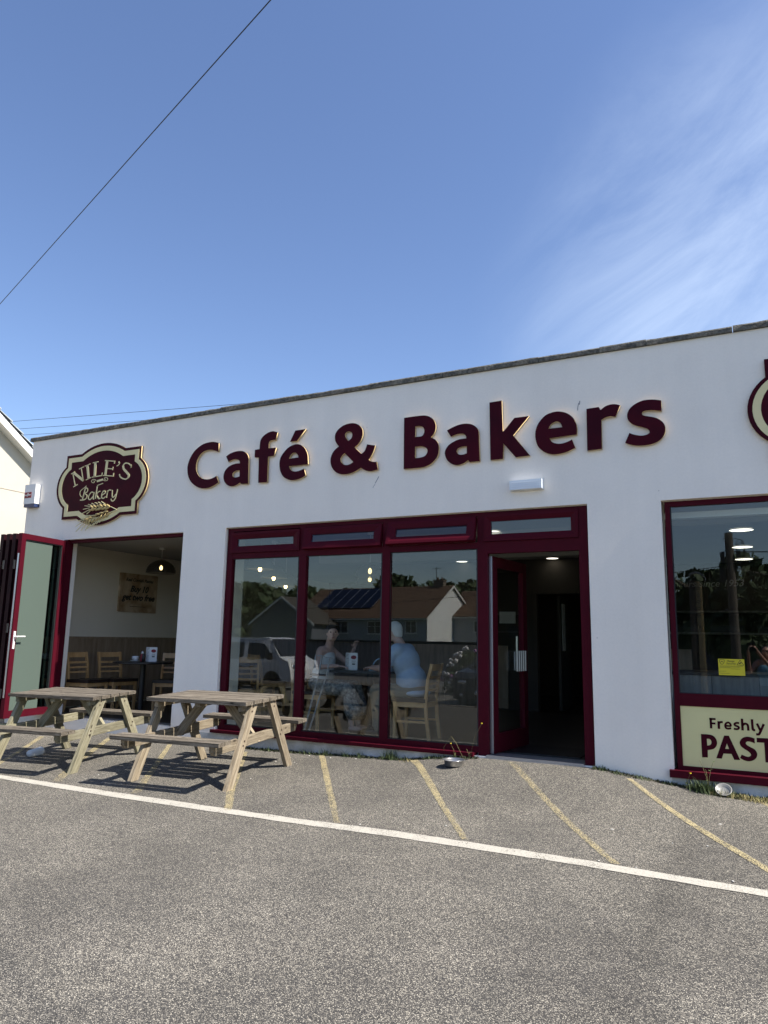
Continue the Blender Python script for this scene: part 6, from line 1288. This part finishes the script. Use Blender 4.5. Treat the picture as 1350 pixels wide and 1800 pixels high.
# vehicles
TYRE = mat('tyre', (.015, .015, .015), .8); RIM = mat('alloy', (.45, .45, .46), .3, .8); CARGL = glass_mat('car_glass', .10, (.12, .14, .15))
def vehicle(name, label, cat, prof, width, wheels, wr, col, loc, rz, windows, taper=.12, belt=1.0, lights=True, plate=True):
    """body lofted from a side outline; x forward, origin at ground under the middle; windows are polygons on the sides"""
    t = thing(name, label, cat, loc, rz); bm = bmesh.new(); W2_ = width/2
    top = lambda z: W2_*(1-taper*max(0, (z-belt))/ .7) if z > belt else W2_*(1-.04*max(0, (.45-z))/.45)
    rows = []
    for sgn in (-1, 1): rows.append([bm.verts.new((x, sgn*top(z), z)) for x, z in prof])
    n_ = len(prof)
    for k in range(n_): bm.faces.new((rows[0][k], rows[0][(k+1)%n_], rows[1][(k+1)%n_], rows[1][k]))
    bm.faces.new(rows[0]); bm.faces.new(rows[1][::-1]); bmesh.ops.triangulate(bm, faces=[f for f in bm.faces if len(f.verts) > 4])
    bd = bobj('body', bm, col, t, bevel=.035, seg=3, smooth=False)
    for poly in windows:
        for sgn in (-1, 1):
            bm = bmesh.new(); a = [bm.verts.new((x, sgn*(top(z)+.004), z)) for x, z in poly]; b = [bm.verts.new((x, sgn*(top(z)-.01), z)) for x, z in poly]; m_ = len(a)
            bm.faces.new(a); bm.faces.new(b[::-1])
            for k in range(m_): bm.faces.new((a[k], b[k], b[(k+1)%m_], a[(k+1)%m_]))
            bobj('side_window', bm, DGL, t)
    for x in wheels:
        for sgn in (-1, 1):
            M = Matrix.Translation((x, sgn*(W2_-.10), wr)) @ Matrix.Rotation(rad(90), 4, 'X')
            bm = bmesh.new(); lathe(bm, [(wr*.62, -.11), (wr*.95, -.11), (wr, -.08), (wr, .08), (wr*.95, .11), (wr*.62, .11)], 28, M=M)
            wh_ = bobj('wheel', bm, TYRE, t, smooth=True); bm = bmesh.new(); lathe(bm, [(0, -.10), (wr*.3, -.105), (wr*.62, -.09), (wr*.62, .09), (wr*.3, .105), (0, .10)], 20, M=M); bobj('rim', bm, RIM, wh_)
            bm = bmesh.new(); lathe(bm, [(wr*1.16, -.115), (wr*1.16, .115)], 28, M=M); lathe(bm, [(0, -.1155), (wr*1.16, -.1155)], 28, M=M); lathe(bm, [(0, .1155), (wr*1.16, .1155)], 28, M=M)
            bobj('wheel_arch', bm, BLACK, t); 
    return t, top
VW = mat('van_silver', (.74, .76, .79), .3, .0); CB = mat('car_black', (.015, .016, .02), .15); CD = mat('car_dark_blue', (.02, .03, .055), .2)
vp = [(-2.40, .32), (-2.48, .55), (-2.47, 1.0), (-2.40, 1.85), (-2.25, 1.95), (1.05, 1.96), (1.35, 1.90), (1.95, 1.22), (2.35, 1.05), (2.46, .75), (2.45, .40), (2.35, .30), (1.98, .28), (1.2, .25), (-1.2, .25), (-1.95, .28)]
zv = zg(-15.9, -16.4)
vt, vtop = vehicle('van', 'silver grey van parked across the forecourt, mirrored in the leftmost pane', 'van', vp, 1.94, (-1.55, 1.6), .33, VW, (-17.9, -16.6, zv), 0, [[(-2.15, 1.12), (-2.05, 1.72), (-1.95, 1.76), (.15, 1.76), (.22, 1.70), (.22, 1.25), (.05, 1.10), (-2.0, 1.16)], [(.42, 1.12), (.42, 1.74), (.98, 1.74), (1.2, 1.68), (1.62, 1.20), (.6, 1.08)]], .10, 1.0)
bm = bmesh.new(); q = [bm.verts.new(v) for v in ((1.40, -.80, 1.875), (1.40, .80, 1.875), (1.94, .90, 1.26), (1.94, -.90, 1.26))]; bm.faces.new(q)
for v in q: v.co.x += .03; v.co.z += .025
bobj('windscreen', bm, DGL, vt)
for sgn in (-1, 1):
    bm = bmesh.new(); bmesh.ops.create_icosphere(bm, subdivisions=2, radius=1, matrix=Matrix.Translation((2.36, sgn*.74, .86)) @ Matrix.Diagonal((.10, .16, .13, 1))); bobj('headlight', bm, METAL, vt, smooth=True)
for sgn in (-1, 1):
    mbox('sliding_rail', [(-2.1, -.65, sgn*.966-.006, sgn*.966+.006, .98, 1.02)], BLACK, vt); mbox('door_handle', [(.05, .2, sgn*.972-.015, sgn*.972+.015, .82, .86)], BLACK, vt); mbox('door_handle', [(.55, .7, sgn*.972-.015, sgn*.972+.015, .82, .86)], BLACK, vt)
    mbox('wing_mirror', [(1.5, 1.62, sgn*1.08-.09, sgn*1.08+.09, 1.12, 1.38)], BLACK, vt, bevel=.02)
cp_ = [(-2.05, .30), (-2.15, .5), (-2.12, .95), (-1.95, 1.12), (-1.45, 1.50), (-1.1, 1.58), (.05, 1.58), (.35, 1.52), (1.0, 1.10), (1.75, .98), (2.08, .82), (2.15, .5), (2.08, .28), (1.2, .22), (-1.2, .22)]
wins = [[(-1.75, 1.08), (-1.38, 1.44), (-1.1, 1.50), (-.35, 1.51), (-.35, 1.05)], [(-.27, 1.05), (-.27, 1.51), (.05, 1.50), (.28, 1.45), (.85, 1.08)]]
def car(label, loc, rz, col):
    t, tp = vehicle('parked_car', label, 'car', cp_, 1.80, (-1.3, 1.32), .32, col, loc, rz, wins, .20, .95)
    bm = bmesh.new(); d = Vector((.62, 0, -.42)); 
    q = [bm.verts.new(v) for v in ((.41, -.66, 1.50), (.41, .66, 1.50), (1.0, .78, 1.125), (1.0, -.78, 1.125))]; bm.faces.new(q); bmesh.ops.extrude_face_region(bm, geom=bm.faces[:]); 
    for v in q: v.co.z += .02; v.co.x += .015
    bobj('windscreen', bm, DGL, t)
    for s in (-1, 1):
        bm = bmesh.new(); bmesh.ops.create_icosphere(bm, subdivisions=3, radius=1, matrix=Matrix.Translation((2.02, s*.66, .72)) @ Matrix.Diagonal((.12, .17, .10, 1))); bobj('headlight', bm, METAL, t, smooth=True)
        bm = bmesh.new(); bmesh.ops.create_icosphere(bm, subdivisions=2, radius=.06, matrix=Matrix.Translation((2.11, s*.68, .36))); bobj('fog_light', bm, METAL, t, smooth=True)
        mbox('wing_mirror', [(.72, .84, s*1.0-.1, s*1.0+.1, 1.02, 1.17)], col, t, bevel=.03)
    mbox('number_plate', [(2.15, 2.165, -.26, .26, .40, .51)], WHITEP, t); mbox('grille', [(2.10, 2.15, -.42, .42, .60, .74)], BLACK, t)
    return t
car('black car parked nose towards the cafe, mirrored in the third pane', (-6.75, -14.4, zg(-6.75, -14.4)), rad(90), CB)
car('dark blue car side-on behind the photographer, mirrored in the right window', (-1.35, -10.6, zg(-1.35, -10.6)), rad(0), CD)
